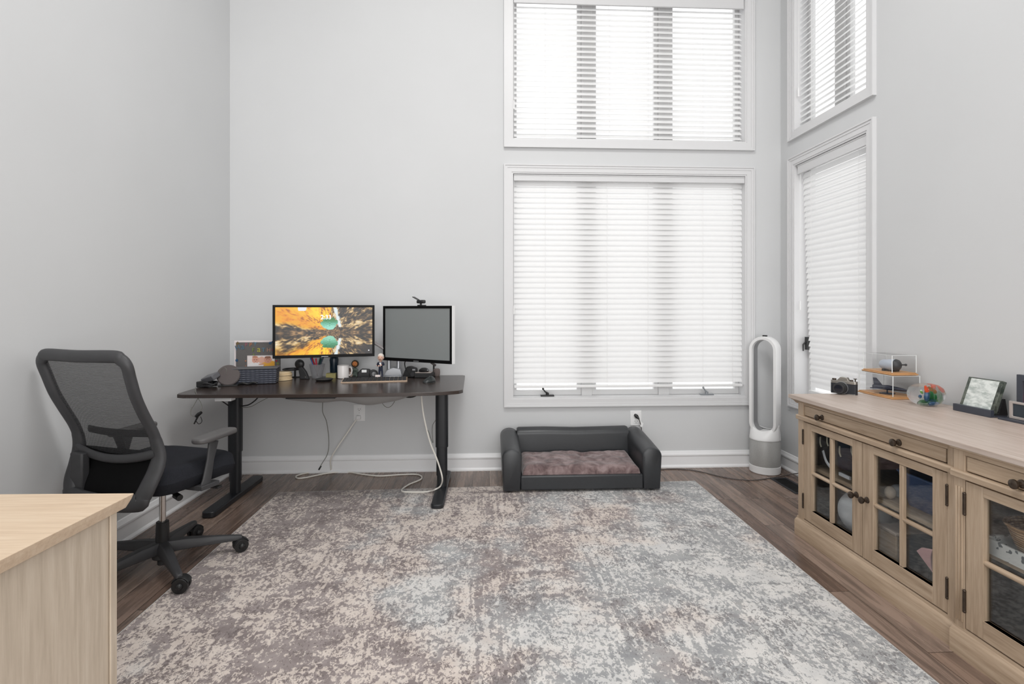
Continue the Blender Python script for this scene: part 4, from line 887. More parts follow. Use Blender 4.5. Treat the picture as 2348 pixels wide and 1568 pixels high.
# bobblehead
bbp = onY(873, 866, 3.93)
bh = thing('bobblehead_figurine', 'bobblehead of a white-haired man in a dark suit on a white base', 'figurine', (bbp.x, 3.93, DZ))
obj('base', MB().prism(rrect(-0.046, 0.034, -0.026, 0.026, 0.012), 0, 0.01).prism(rrect(-0.036, 0.0, -0.03, -0.012, 0.004), 0.0, 0.03), mat('cream_resin', (240, 228, 224), 0.4), bh, bevel=0.002)
bd = skin('body', [(0, 0, 0.082), (0, 0, 0.098), (0, -0.001, 0.118), (0, 0, 0.128), (-0.010, 0, 0.052), (-0.011, 0, 0.018), (-0.012, -0.009, 0.014), (0.010, 0, 0.052), (0.011, 0, 0.018), (0.012, -0.009, 0.014), (-0.020, -0.001, 0.117), (-0.026, -0.004, 0.100), (-0.012, -0.018, 0.097), (0.020, -0.001, 0.117), (0.026, -0.004, 0.102), (0.010, -0.018, 0.103)],
          [(0, 1), (1, 2), (2, 3), (0, 4), (4, 5), (5, 6), (0, 7), (7, 8), (8, 9), (2, 10), (10, 11), (11, 12), (2, 13), (13, 14), (14, 15)], [0.015, 0.015, 0.013, 0.006, 0.0085, 0.007, 0.006, 0.0085, 0.007, 0.006, 0.0075, 0.0065, 0.005, 0.0075, 0.0065, 0.005], mat('navy_suit', (28, 34, 54), 0.6), bh)
obj('shirt_front', MB().prism([(-0.008, 0.122), (0.008, 0.122), (0.0, 0.088)], -0.0165, -0.011, 'y'), M_WHITE, bd); obj('hand', MB().sphere((-0.010, -0.022, 0.097), 0.006, 10, 8).sphere((0.008, -0.022, 0.103), 0.006, 10, 8).sphere((-0.028, -0.008, 0.098), 0.005, 8, 6), mat('resin_skin', (222, 178, 158), 0.5), bd)
hd = obj('head', MB().sphere((0, -0.002, 0.158), (0.021, 0.021, 0.027), 24, 16).sphere((0, -0.024, 0.155), (0.0045, 0.005, 0.006), 10, 8).sphere((0.021, 0, 0.156), (0.004, 0.005, 0.007), 8, 6).sphere((-0.021, 0, 0.156), (0.004, 0.005, 0.007), 8, 6).cyl((0, 0, 0.124), (0, 0, 0.138), 0.007, n=12), mat('resin_skin_face', (226, 184, 164), 0.5), bh)
obj('hair', MB().sphere((0, 0.003, 0.168), (0.0235, 0.0225, 0.022), 20, 12).sphere((0.016, 0.006, 0.158), (0.008, 0.014, 0.014)).sphere((-0.016, 0.006, 0.158), (0.008, 0.014, 0.014)), mat('white_hair', (226, 218, 210), 0.7), hd)
obj('face_features', MB().sphere((0.008, -0.0205, 0.162), 0.0026, 8, 6).sphere((-0.008, -0.0205, 0.162), 0.0026, 8, 6).tube([(-0.008, -0.021, 0.145), (0, -0.0225, 0.143), (0.008, -0.021, 0.145)], 0.0013, 6), mat('face_dark', (92, 62, 56), 0.5), hd)
# keyboard
ka, kb = onZ(781, 878, DZ), onZ(934, 874, DZ)
ang = math.atan2(kb.y - ka.y, kb.x - ka.x); KW = (kb - ka).length
kbd = thing('keyboard', 'thin dark keyboard with a pale metal front edge', 'keyboard', ((ka.x + kb.x) / 2, (ka.y + kb.y) / 2, DZ), ang)
obj('tray', MB().prism([(0, 0), (0.135, 0), (0.135, 0.016), (0, 0.006)], -KW / 2, KW / 2, 'x'), mat('champagne_metal', (188, 164, 142), 0.35, 0.5), kbd, bevel=0.001)
kk = MB()
for r_ in range(5):
    for c_ in range(15):
        x0 = -KW / 2 + 0.008 + c_ * (KW - 0.016) / 15; y0 = 0.006 + r_ * 0.0252; z = 0.0062 + 0.010 * (y0 / 0.135)
        kk.box(x0 + 0.0015, x0 + (KW - 0.016) / 15 - 0.0015, y0 + 0.001, y0 + 0.0232, z, z + 0.006)
obj('keys', kk, M_BLKM, kbd, smooth=False)
# black devices on the right
v = at(943, 864)
cam2 = thing('video_camera', 'small black camcorder-like device with an open flap beside the keyboard', 'camera', (v[0], v[1] - 0.02, DZ), T(-8))
obj('body', MB().prism([(-0.062, 0.0), (0.03, 0.0), (0.05, 0.04), (0.045, 0.07), (0.0, 0.085), (-0.028, 0.082), (-0.045, 0.05)], -0.022, 0.03, 'y'), M_BLK, cam2, bevel=0.006, seg=3)
obj('lens', MB().cyl((0.022, -0.034, 0.028), (0.022, -0.018, 0.028), 0.019), M_BLKM, cam2, bevel=0.002); obj('flash', MB().box(0.018, 0.04, -0.024, -0.02, 0.055, 0.066), M_SILV, cam2)
v = at(974, 866)
dkk = thing('docking_station', 'flat black box with a pale lid edge under the dark dome', 'docking station', (v[0], v[1] + 0.03, DZ), T(-6))
obj('body', MB().box(-0.075, 0.065, -0.045, 0.045, 0, 0.036), M_BLK, dkk, bevel=0.004); obj('lid', MB().box(-0.07, 0.05, -0.04, 0.04, 0.036, 0.042), mat('pale_lid', (196, 184, 178), 0.4), dkk, bevel=0.002)
tb = thing('trackball', 'dark glossy dome resting on the black box', 'trackball', (v[0] - 0.01, v[1] + 0.03, DZ + 0.0422))
obj('dome', MB().lathe([(0, 0.032), (0.018, 0.03), (0.034, 0.02), (0.040, 0.008), (0.036, 0.0), (0, 0.0)], n=28), mat('glossy_black', (34, 32, 32), 0.15), tb)
obj('button', MB().sphere((0.03, -0.02, 0.014), (0.008, 0.006, 0.005), 10, 6), M_SILV, tb)
js = thing('mini_tripod', 'short black tilted stick stand behind the dark dome', 'stand', (v[0] + 0.058, v[1] + 0.095, DZ))
obj('post', MB().cyl((0, 0, 0), (0, 0, 0.085), 0.007).cyl((0, 0, 0), (0, 0, 0.006), 0.022), M_BLK, js)
obj('head', MB().box(-0.026, 0.02, -0.009, 0.009, -0.008, 0.008, Matrix.Translation((0, 0, 0.092)) @ Matrix.Rotation(T(32), 4, 'Y')), mat('dark_brown_plastic', (58, 46, 44), 0.4), js, bevel=0.003)
v = at(1001, 862)
cy = obj('fabric_speaker', MB().lathe([(0, 0), (0.022, 0), (0.026, 0.006), (0.028, 0.03), (0.026, 0.052), (0.02, 0.058), (0, 0.058)], n=28), mat('taupe_mesh', (128, 116, 112), 0.85, nscale=300, bump=0.4)); cy.location = (v[0], v[1], DZ); tag(cy, 'small taupe cylinder beside the black box on the desk', 'speaker')
v = at(984, 876)
ms = thing('computer_mouse', 'black ergonomic mouse in front of the black box on the desk', 'mouse', v, T(-35))
def mouse(u, v_):
    t = 2 * PI * u; q = v_ * PI / 2; x = 0.036 * math.cos(t) * math.cos(q); y = 0.056 * math.sin(t) * math.cos(q); return (x, y, 0.003 + 0.034 * math.sin(q) * (1 + 0.25 * math.sin(t)) + 0.004 * x / 0.036)
obj('shell', MB().grid(mouse, 32, 10).prism([(0.036 * math.cos(t), 0.056 * math.sin(t)) for t in [2 * PI * q / 28 for q in range(28)]], 0, 0.004), mat('mouse_black', (42, 46, 46), 0.3), ms, angle=60)
obj('wheel', MB().cyl((-0.004, 0.028, 0.032), (0.004, 0.028, 0.032), 0.009, n=16), M_BLKM, ms)

# ---------------------------------------------------------------- wall outlets
def outlet(label, x0, x1, z0, z1):
    r = thing('wall_outlet', label, 'outlet', ((x0 + x1) / 2, YB, (z0 + z1) / 2)); h = (x1 - x0) / 2; k = (z1 - z0) / 2
    obj('cover_plate', MB().box(-h, h, -0.007, 0, -k, k), M_WHITE, r, bevel=0.004, seg=3)
    for s_ in (-1, 1):
        f = obj('socket', MB().prism(rrect(-0.019, 0.019, s_ * 0.028 - 0.016, s_ * 0.028 + 0.016, 0.011), -0.010, -0.006, 'y'), M_WHITE, r, bevel=0.001)
        obj('slot', MB().box(-0.009, -0.0065, -0.0106, -0.0098, s_ * 0.028 - 0.002, s_ * 0.028 + 0.008).box(0.0065, 0.009, -0.0106, -0.0098, s_ * 0.028 - 0.002, s_ * 0.028 + 0.008).cyl((0, -0.0106, s_ * 0.028 - 0.009), (0, -0.0098, s_ * 0.028 - 0.009), 0.003, n=10), mat('slot_dark', (90, 88, 86), 0.6), f)
    obj('screw', MB().cyl((0, -0.008, 0), (0, -0.006, 0), 0.003, n=10), M_SILV, r)
outlet('white wall outlet under the desk with a white cord plugged in', -1.067, -0.975, 0.405, 0.538)
outlet('white wall outlet above the dog sofa with a black plug', 1.165, 1.257, 0.346, 0.468)
obj('plug', MB().box(-1.036, -1.006, 4.125, 4.159, 0.425, 0.455).tube([(-1.022, 4.14, 0.44), (-1.03, 4.135, 0.43)], [0.012, 0.007], 10), M_WHITE, wcord, w=True, bevel=0.004)
fcord = cord([(1.222, 4.115, 0.41), (1.232, 4.12, 0.38), (1.25, 4.14, 0.32), (1.262, 4.145, 0.2), (1.268, 4.12, 0.05), (1.30, 4.08, 0.005), g(1522, 1076, 0.004), g(1555, 1075, 0.004), g(1600, 1080, 0.004), g(1660, 1094, 0.004), g(1705, 1100, 0.004), g(1738, 1100, 0.004), (2.25, 3.885, 0.004), (2.34, 3.92, 0.004), (2.39, 3.9, 0.02), (2.395, 3.8, 0.05), (2.39, 3.65, 0.02), (2.38, 3.5, 0.004)], 0.0035, mat('taupe_cord', (84, 78, 76), 0.6), 'long thin dark cord from the outlet behind the dog sofa to the tower fan')
obj('plug', MB().tube([(1.205, 4.159, 0.432), (1.208, 4.13, 0.428), (1.222, 4.115, 0.41)], [0.013, 0.015, 0.006], 12), M_BLK, fcord, w=True, label='black plug')
obj('paper_tag', MB().prism([(1.228, 0.415), (1.246, 0.385), (1.262, 0.372), (1.252, 0.34), (1.236, 0.346), (1.232, 0.38)], 4.124, 4.129, 'y'), M_WHITE, fcord, w=True, bevel=0.001, label='white paper tag')

# ---------------------------------------------------------------- dog sofa
ds = thing('dog_sofa', 'small black leatherette dog sofa on the rug edge beneath the window', 'pet bed', (0.67, 3.86, 0))
Z0 = 0.0135
def armpoly(x0, x1, top, r):
    c = (x0 + x1) / 2; p = [(x0 + 0.004, Z0 + 0.012), (x1 - 0.004, Z0 + 0.012)]
    for k in range(13): t = PI * k / 12; p.append((c + r * math.cos(t), top - r * 0.8 + r * 0.8 * math.sin(t)))
    return p
def loft(m, secs):
    n_ = len(secs[0]); vs = [v for s_ in secs for v in s_]; fs = []
    for i in range(len(secs) - 1):
        for j in range(n_): fs.append((i * n_ + j, i * n_ + (j + 1) % n_, (i + 1) * n_ + (j + 1) % n_, (i + 1) * n_ + j))
    fs += [tuple(range(n_ - 1, -1, -1)), tuple(range((len(secs) - 1) * n_, len(secs) * n_))]; return m.add(vs, fs)
for x0, x1 in ((0.105, 0.235), (1.10, 1.23)):
    m = MB(); secs = []
    for y, ins, top in ((3.600, 0.012, 0.300), (3.606, 0.003, 0.312), (3.63, 0.0, 0.318), (3.8, 0.0, 0.338), (4.0, 0.0, 0.358), (4.08, 0.002, 0.36), (4.10, 0.012, 0.35)):
        secs.append([(x, y, z) for x, z in armpoly(x0 + ins, x1 - ins, top, 0.072 - ins)])
    loft(m, secs); obj('arm', m, M_LEATH, ds, w=True, bevel=0.004, angle=50)
m = MB(); secs = []
for x in (0.23, 0.245, 0.45, 0.68, 0.9, 1.09, 1.105):
    e = 0.004 * math.sin((x - 0.2) * 9) + (0.0 if 0.24 < x < 1.1 else -0.006)
    p = [(x, 3.995, Z0 + 0.012), (x, 4.105, Z0 + 0.012)] + [(x, 4.05 + 0.058 * math.cos(t), 0.322 + e + 0.048 * math.sin(t)) for t in [PI * k / 12 for k in range(13)]]
    secs.append(p)
loft(m, secs); obj('backrest', m, M_LEATH, ds, w=True, angle=50)
obj('front_rail', MB().box(0.232, 1.103, 3.607, 3.65, Z0 + 0.012, 0.128), M_LEATH, ds, w=True, bevel=0.01, seg=3)
obj('seat_deck', MB().box(0.232, 1.103, 3.65, 4.0, 0.03, 0.10), M_LEATH, ds, w=True)
def velvet():
    t = NT('mauve_plush'); n = t.noise(t.coord(), 14, 4, 0.6, 0.5); c = t.ramp(n, [(0.35, (92, 76, 76)), (0.5, (122, 104, 103)), (0.65, (148, 131, 130))])
    t.bump(t.noise(t.coord(), 300, 2), 0.4, 0.002); t.b.inputs['Sheen Weight'].default_value = 0.35; t.b.inputs['Specular IOR Level'].default_value = 0.1
    return t.p(Base_Color=c, Roughness=0.85)
def cush(u, v):
    x = 0.245 + 0.845 * u; y = 3.628 + 0.362 * v
    r = min(u * 0.845, (1 - u) * 0.845, v * 0.362, (1 - v) * 0.362); e = math.sqrt(max(0, 1 - (1 - min(1, r / 0.045)) ** 2))
    b = 0.012 * noise.noise(Vector((x * 7, y * 9, 2))) + 0.006 * noise.noise(Vector((x * 22, y * 22, 5)))
    tuft = -0.022 * math.exp(-((x - 0.72) ** 2 + (y - 3.9) ** 2) / 0.0022) - 0.012 * math.exp(-((x - 0.72) / 0.035) ** 2) * (v > 0.4) * (v - 0.4)
    return (x, y, 0.125 + e * (0.058 + 0.025 * v + b + tuft))
def cushb(u, v): p = cush(u, v); return (p[0], p[1], 0.125 - min(0.02, (p[2] - 0.125) * 0.4))
obj('cushion', MB().grid(cush, 90, 44).grid(cushb, 30, 14), velvet(), ds, w=True, angle=80, label='mauve-brown plush cushion')
for x in (0.15, 1.17):
    for y in (3.65, 4.05): obj('foot', MB().cyl((x, y, Z0 - (0.002 if y < 3.7 else 0.0125)), (x, y, Z0 + 0.014), 0.022, 0.026, 16), M_BLK, ds, w=True)
obj('care_tag', MB().prism(rrect(3.64, 3.69, 0.055, 0.102, 0.012), 1.233, 1.2365, 'x'), mat('tan_tag', (206, 168, 140), 0.7), ds, w=True, label='tan sewn-on side tag')

# ---------------------------------------------------------------- tower fan
FX, FY = 2.215, 4.025
fan = thing('tower_fan', 'tall white bladeless tower fan with an oval loop in the room corner', 'fan', (FX, FY, 0), T(-51))
fb_ = obj('base', MB().lathe([(0, 0.0), (0.108, 0.0), (0.114, 0.006), (0.115, 0.058), (0.112, 0.060), (0, 0.060)], n=48), M_WHITE, fan)
def perf():
    t = NT('perforated_grey'); v = t.new('ShaderNodeTexVoronoi'); t.l.new(t.coord(), v.inputs[0]); v.inputs['Scale'].default_value = 420
    return t.p(Base_Color=t.mix(t.math('LESS_THAN', v.outputs['Distance'], 0.32), lin((182, 182, 180)), lin((146, 146, 146))), Roughness=0.45, Metallic=0.2)
obj('filter_shroud', MB().lathe([(0.112, 0.058), (0.113, 0.062), (0.113, 0.262), (0.112, 0.264)], n=48), perf(), fan, label='perforated light grey filter shroud')
def saddle(u, v):
    t = 2 * PI * u; r = 0.114 - 0.006 * v; c = math.cos(t)
    top = 0.335 + 0.05 * abs(c) ** 2.2
    x = r * math.cos(t) * (1 - 0.02 * v); y = r * math.sin(t) * (1 - 0.42 * v ** 1.5)
    return (x, y, 0.262 + (top - 0.262) * v)
obj('collar', MB().grid(saddle, 64, 10).cyl((0, 0, 0.262), (0, 0, 0.264), 0.113, n=48).cyl((0, 0, 0.264), (0, 0, 0.325), 0.08, 0.06, 32), M_WHITE, fan, angle=60, solid=0.002)
def stad(rx, zb, zt, n=20):
    p = [(rx * math.cos(t), zt - rx + rx * math.sin(t)) for t in [PI * k / n for k in range(n + 1)]]
    return p + [(rx * math.cos(t), zb + rx + rx * math.sin(t)) for t in [PI + PI * k / n for k in range(n + 1)]]
m = MB()
O, I = stad(0.107, 0.288, 1.08), stad(0.083, 0.312, 1.056)
O2, I2 = stad(0.103, 0.292, 1.076), stad(0.077, 0.318, 1.05)
n_ = len(O); secs = []
for lp, y in ((O2, -0.052), (O, -0.04), (O, 0.04), (O2, 0.052), (stad(0.088, 0.307, 1.061), 0.052), (stad(0.079, 0.316, 1.052), 0.04), (I2, -0.03), (I, -0.05)): secs.append([(x, y, z) for x, z in lp])
vs = [v for s_ in secs for v in s_]; fs = []
for i in range(len(secs)):
    for j in range(n_):
        a, b = i * n_, ((i + 1) % len(secs)) * n_; fs.append((a + j, a + (j + 1) % n_, b + (j + 1) % n_, b + j))
obj('air_loop', m.add(vs, fs), M_WHITE, fan, angle=40)
obj('inner_liner', MB().frame(stad(0.0775, 0.3175, 1.0505), stad(0.0765, 0.3185, 1.0495), -0.028, 0.045), mat('satin_grey', (172, 172, 174), 0.35, 0.4), fan, angle=40)
obj('remote', MB().box(-0.016, 0.016, -0.012, 0.012, 1.078, 1.09), M_BLK, fan, bevel=0.003, label='small dark remote on top of the loop')
# floor vent
fv = thing('floor_vent', 'black slotted floor register between the tower fan and the sideboard', 'vent', (2.225, 3.69, 0))
obj('frame', MB().frame([(2.158, 3.52), (2.292, 3.52), (2.292, 3.86), (2.158, 3.86)], [(2.176, 3.54), (2.274, 3.54), (2.274, 3.84), (2.176, 3.84)], 0.0, 0.005, 'z'), mat('vent_black', (48, 49, 54), 0.45, 0.3), fv, w=True)
m = MB().box(2.176, 2.274, 3.54, 3.84, 0.0, 0.001)
for k in range(24): y = 3.545 + k * 0.0125; m.box(2.176, 2.274, y, y + 0.004, 0.001, 0.004)
obj('slats', m, M_BLK, fv, w=True, smooth=False)

# ---------------------------------------------------------------- on the sideboard
SZ = 0.80
sc = thing('film_camera', 'old silver and black film camera at the window end of the sideboard', 'camera', (2.095, 2.94, SZ), T(-54))
bdy = obj('body', MB().prism(rrect(-0.068, 0.068, -0.016, 0.018, 0.012), 0.0, 0.062), mat('black_leather_grain', (38, 40, 46), 0.6, bump=0.5, bscale=900), sc, bevel=0.0015)
obj('top_plate', MB().prism(rrect(-0.068, 0.068, -0.0165, 0.0185, 0.012), 0.061, 0.078).prism([(-0.034, 0.078), (0.030, 0.078), (0.018, 0.098), (-0.016, 0.099)], -0.014, 0.016, 'y').prism(rrect(-0.068, 0.068, -0.0165, 0.0185, 0.012), 0.0, 0.004), mat('satin_chrome', (176, 172, 166), 0.28, 0.85), sc, bevel=0.002)
ln = MB()
for y0, y1, r in ((-0.016, -0.026, 0.034), (-0.026, -0.040, 0.031), (-0.040, -0.052, 0.033), (-0.052, -0.064, 0.030)): ln.cyl((-0.008, y0, 0.036), (-0.008, y1, 0.036), r, n=36)
le = obj('lens', ln, M_BLKM, sc, bevel=0.0015); obj('lens_ring', MB().cyl((-0.008, -0.0155, 0.036), (-0.008, -0.02, 0.036), 0.036, n=36), M_SILV, le)
obj('front_glass', MB().cyl((-0.008, -0.064, 0.036), (-0.008, -0.0645, 0.036), 0.022, n=32), mat('coated_lens', (22, 24, 34), 0.05), le)
obj('dial', MB().cyl((-0.052, 0, 0.078), (-0.052, 0, 0.087), 0.011).cyl((0.040, 0, 0.078), (0.040, 0, 0.086), 0.008).cyl((0.057, 0.002, 0.078), (0.057, 0.002, 0.092), 0.003, n=12).cyl((0.057, 0.002, 0.091), (0.057, 0.002, 0.095), 0.009), M_BRONZE, sc, bevel=0.001)

def case(label, x0, x1, y0, y1, z, h):
    r = thing('display_case', label, 'display case', ((x0 + x1) / 2, (y0 + y1) / 2, z), 0, 'stacked clear display cases')
    obj('wooden_base', MB().prism([(x0, y0), (x1, y0), (x1, y1), (x0, y1)], z, z + 0.008).prism([(x0 + 0.006, y0 + 0.006), (x1 - 0.006, y0 + 0.006), (x1 - 0.006, y1 - 0.006), (x0 + 0.006, y1 - 0.006)], z + 0.008, z + 0.014), mat('honey_wood', (196, 148, 100), 0.45, nscale=30), r, w=True, bevel=0.003)
    a, b, c, d = x0 + 0.008, x1 - 0.008, y0 + 0.008, y1 - 0.008; t = 0.003; q = z + 0.0142; m = MB()
    m.box(a, a + t, c, d, q, z + h).box(b - t, b, c, d, q, z + h).box(a + t, b - t, c, c + t, q, z + h).box(a + t, b - t, d - t, d, q, z + h).box(a, b, c, d, z + h, z + h + t)
    cv = obj('clear_cover', m, M_ACRYL, r, w=True, smooth=False, label='clear acrylic cover')
    e = MB()
    for x in (a, b):
        for y in (c, d): e.box(x - 0.0015, x + 0.0015, y - 0.0015, y + 0.0015, q, z + h + t)
    e.box(a, b, c - 0.001, c + 0.001, z + h + t - 0.002, z + h + t).box(a - 0.001, a + 0.001, c, d, z + h + t - 0.002, z + h + t).box(b - 0.001, b + 0.001, c, d, z + h + t - 0.002, z + h + t)
    obj('polished_edge', e, mat('frosted_edge', (235, 238, 238), 0.3), cv, w=True, smooth=False)
    return r
case('lower clear display case resting on the sideboard, a small dark jet model inside', 2.225, 2.395, 2.735, 3.01, SZ, 0.126)
UZ = SZ + 0.1292
case('upper clear display case stacked on the other, a grey capsule inside', 2.245, 2.40, 2.765, 3.0, UZ, 0.108)
mj = thing('model_jet', 'small dark navy jet model inside the lower display case', 'model', (2.29, 2.84, SZ + 0.0145), T(25))
M_NAVY = mat('navy_model', (42, 46, 62), 0.4)
fus = obj('fuselage', MB().tube([(0, -0.10, 0.03), (0, -0.07, 0.032), (0, 0.0, 0.035), (0, 0.07, 0.034), (0, 0.085, 0.034)], [0.002, 0.009, 0.014, 0.012, 0.010], 14), M_NAVY, mj)
obj('wing', MB().prism([(0, -0.03), (0.07, 0.05), (0.07, 0.065), (0, 0.05), (-0.07, 0.065), (-0.07, 0.05)], 0.030, 0.034), M_NAVY, mj); obj('tail_fin', MB().prism([(0.03, 0.04), (0.08, 0.04), (0.085, 0.085), (0.068, 0.085)], -0.002, 0.002, 'x'), M_NAVY, mj)
obj('stand', MB().cyl((0, 0.01, 0), (0, 0.01, 0.028), 0.004, n=12).prism(rrect(-0.03, 0.03, -0.02, 0.04, 0.008), 0, 0.004), M_NAVY, mj)
mc = thing('model_capsule', 'pale grey capsule with a black ribbed end inside the upper display case', 'model', (2.31, 2.855, UZ + 0.0145), T(20))
Mc = Matrix.Translation((0, 0, 0.036)) @ Matrix.Rotation(PI / 2, 4, 'X')
obj('shell', MB().lathe([(0, -0.055), (0.02, -0.052), (0.027, -0.04), (0.034, 0.025), (0.034, 0.028), (0, 0.028)], n=32, M=Mc), mat('pale_blue_grey', (176, 184, 196), 0.4), mc)
obj('end_cap', MB().lathe([(0, 0.028), (0.034, 0.028), (0.031, 0.04), (0.02, 0.05), (0.008, 0.054), (0, 0.054)], n=32, M=Mc).cyl((0, -0.05, 0.04), (0.006, -0.075, 0.042), 0.004, n=12).sphere((0.006, -0.077, 0.042), 0.007, 10, 8), mat('dark_rib', (52, 52, 54), 0.5), mc)
obj('cradle', MB().box(-0.03, 0.03, -0.03, -0.018, 0, 0.008).box(-0.03, 0.03, 0.018, 0.03, 0, 0.012), M_BLK, mc)
# glass paperweight
gw = thing('glass_paperweight', 'oval clear glass ornament with orange and green fish inside', 'glass ornament', (2.275, 2.575, SZ + 0.001), T(20))
def glassm():
    t = NT('solid_clear_glass'); gl_ = t.new('ShaderNodeBsdfGlass'); gl_.inputs['IOR'].default_value = 1.33; gl_.inputs['Roughness'].default_value = 0.0
    tr = t.new('ShaderNodeBsdfTransparent'); mx = t.new('ShaderNodeMixShader'); mx.inputs[0].default_value = 0.7
    t.l.new(tr.outputs[0], mx.inputs[1]); t.l.new(gl_.outputs[0], mx.inputs[2]); t.l.new(mx.outputs[0], t.out.inputs[0]); t.n.remove(t.b); return t.m
obj('glass_body', MB().lathe([(0, 0), (0.045, 0.001), (0.074, 0.014), (0.094, 0.04), (0.097, 0.062), (0.086, 0.088), (0.062, 0.104), (0.03, 0.111), (0, 0.112)], n=48, M=Matrix.Diagonal((1, 0.78, 1, 1))), glassm(), gw, angle=80)
def blob(name, c, r, col, lab=None, rot=0, ry=0):
    M_ = Matrix.Translation(c) @ Matrix.Rotation(T(rot), 4, 'Z') @ Matrix.Rotation(T(ry), 4, 'Y'); return MB().sphere((0, 0, 0), r, 14, 10, M_)
R_ = random.Random(5)
def cluster(name, col, items):
    m = MB()
    for c, r, ry in items:
        M_ = Matrix.Translation(c) @ Matrix.Rotation(T(ry), 4, 'Y'); m.sphere((0, 0, 0), tuple(q * 1.25 for q in r), 14, 10, M_)
    obj(name, m, mat(name + '_glass', col, 0.2), gw)
cluster('orange_fish', (232, 78, 18), [((-0.035, -0.02, 0.078), (0.014, 0.006, 0.009), 55), ((-0.043, -0.02, 0.096), (0.005, 0.004, 0.008), 20), ((0.03, 0.0, 0.088), (0.018, 0.006, 0.006), 0), ((0.034, -0.005, 0.075), (0.012, 0.006, 0.007), -30), ((0.066, -0.005, 0.066), (0.011, 0.006, 0.010), 20), ((0.05, 0.0, 0.08), (0.010, 0.005, 0.004), 30)])
cluster('green_weed', (16, 92, 44), [((-0.005, -0.01, 0.058), (0.016, 0.012, 0.018), 30), ((0.012, -0.015, 0.05), (0.014, 0.012, 0.02), -20), ((0.03, -0.02, 0.038), (0.012, 0.01, 0.016), 20), ((-0.012, 0.0, 0.025), (0.02, 0.02, 0.012), 0), ((0.066, 0.01, 0.04), (0.008, 0.006, 0.010), 0)])
cluster('light_weed', (110, 168, 72), [((-0.056, -0.01, 0.07), (0.010, 0.004, 0.004), 40), ((0.045, -0.02, 0.03), (0.022, 0.004, 0.004), 35)])
cluster('blue_weed', (12, 70, 108), [((-0.036, -0.02, 0.052), (0.010, 0.008, 0.018), 10), ((-0.058, -0.005, 0.05), (0.007, 0.005, 0.006), 0), ((0.02, -0.01, 0.022), (0.022, 0.02, 0.012), 0), ((-0.01, -0.03, 0.018), (0.02, 0.01, 0.012), 0)])
# glass plaque on stand: faces the room, leaning back toward the wall
pq = thing('award_plaque', 'clear etched glass award block leaning on a black stand', 'plaque', (2.30, 2.352, SZ), T(-90 + 2))
M_PBLK = mat('slate_black', (60, 64, 74), 0.35)
# local: x along the sideboard, front faces local -y (the room); z up
stn = obj('stand', MB().box(-0.092, 0.092, 0.0, 0.02, 0, 0.034).box(-0.092, 0.092, 0.02, 0.085, 0, 0.010), M_PBLK, pq, bevel=0.0015)
for a_, b_ in ((0.084, 0.092), (-0.092, -0.084)): obj('stand_side', MB().prism([(0.02, 0.01), (0.088, 0.01), (0.075, 0.085), (0.066, 0.085), (0.045, 0.02)], a_, b_, 'x'), M_BLK, pq)
def etched():
    t = NT('etched_glass_face'); n = t.noise(t.coord((1, 1, 2.4)), 26, 4, 0.6); c = t.ramp(n, [(0.36, (168, 176, 172)), (0.52, (206, 211, 207)), (0.62, (224, 228, 224))]); return t.p(Base_Color=c, Roughness=0.25)
Mq = Matrix.Translation((0, 0.022, 0.018)) @ Matrix.Rotation(T(-20), 4, 'X')
def edgem():
    t = NT('plaque_edge_glass'); tr = t.new('ShaderNodeBsdfTransparent'); tr.inputs[0].default_value = lin((170, 180, 176)); mx = t.new('ShaderNodeMixShader'); mx.inputs[0].default_value = 0.45
    t.l.new(tr.outputs[0], mx.inputs[1]); t.l.new(t.b.outputs[0], mx.inputs[2]); t.l.new(mx.outputs[0], t.out.inputs[0]); n = t.noise(t.coord(), 40, 3); c = t.ramp(n, [(0.4, (64, 68, 62)), (0.6, (140, 146, 134))]); return t.p(Base_Color=c, Roughness=0.1)
obj('glass_block', MB().box(-0.083, 0.083, 0, 0.020, 0, 0.158, Mq), edgem(), pq, bevel=0.002)
obj('etched_face', MB().box(-0.066, 0.068, -0.0012, 0.0, 0.01, 0.152, Mq), etched(), pq)
# tray with frames and letters
tr_ = thing('display_ledge', 'thin black ledge on the sideboard holding small frames and letters', 'ledge', (2.355, 2.0, SZ))
obj('ledge', MB().box(2.312, 2.40, 1.72, 2.235, SZ, SZ + 0.010), M_PBLK, tr_, w=True, bevel=0.0015)
fz = SZ + 0.0102
f1 = thing('picture_frame', 'black picture frame with a red and white photo, on the black ledge', 'picture frame', (2.392, 2.10, fz), T(-90))
obj('frame', MB().frame([(-0.115, 0), (0.16, 0), (0.16, 0.195), (-0.115, 0.195)], [(-0.088, 0.027), (0.133, 0.027), (0.133, 0.168), (-0.088, 0.168)], -0.012, 0.006), M_PBLK, f1, bevel=0.002)
def redp(u, v):
    if v > 0.55: return (226, 226, 222) if u > 0.06 else (150, 96, 50)
    k = v / 0.55; return (206 + 30 * k, 40 + 90 * k * k, 62 + 90 * k * k)
color_mesh('photo_print', 20, 20, lambda u, v: (-0.088 + 0.221 * u, -0.002, 0.027 + 0.141 * v), redp, f1, 0)
f2 = thing('picture_frame', 'tiny silver frame with a dark picture on the black ledge', 'picture frame', (2.345, 2.165, fz), T(-90))
obj('frame', MB().frame([(-0.045, 0), (0.033, 0), (0.033, 0.078), (-0.045, 0.078)], [(-0.03, 0.012), (0.021, 0.012), (0.021, 0.068), (-0.03, 0.068)], -0.006, 0.006), mat('pale_silver', (190, 182, 178), 0.35, 0.4), f2, bevel=0.002)
obj('photo_print', MB().box(-0.03, 0.021, -0.001, 0.003, 0.012, 0.068), mat('dark_photo', (48, 58, 68), 0.4, nscale=30), f2)
Ry = Matrix.Rotation(-PI / 2, 4, 'Z')
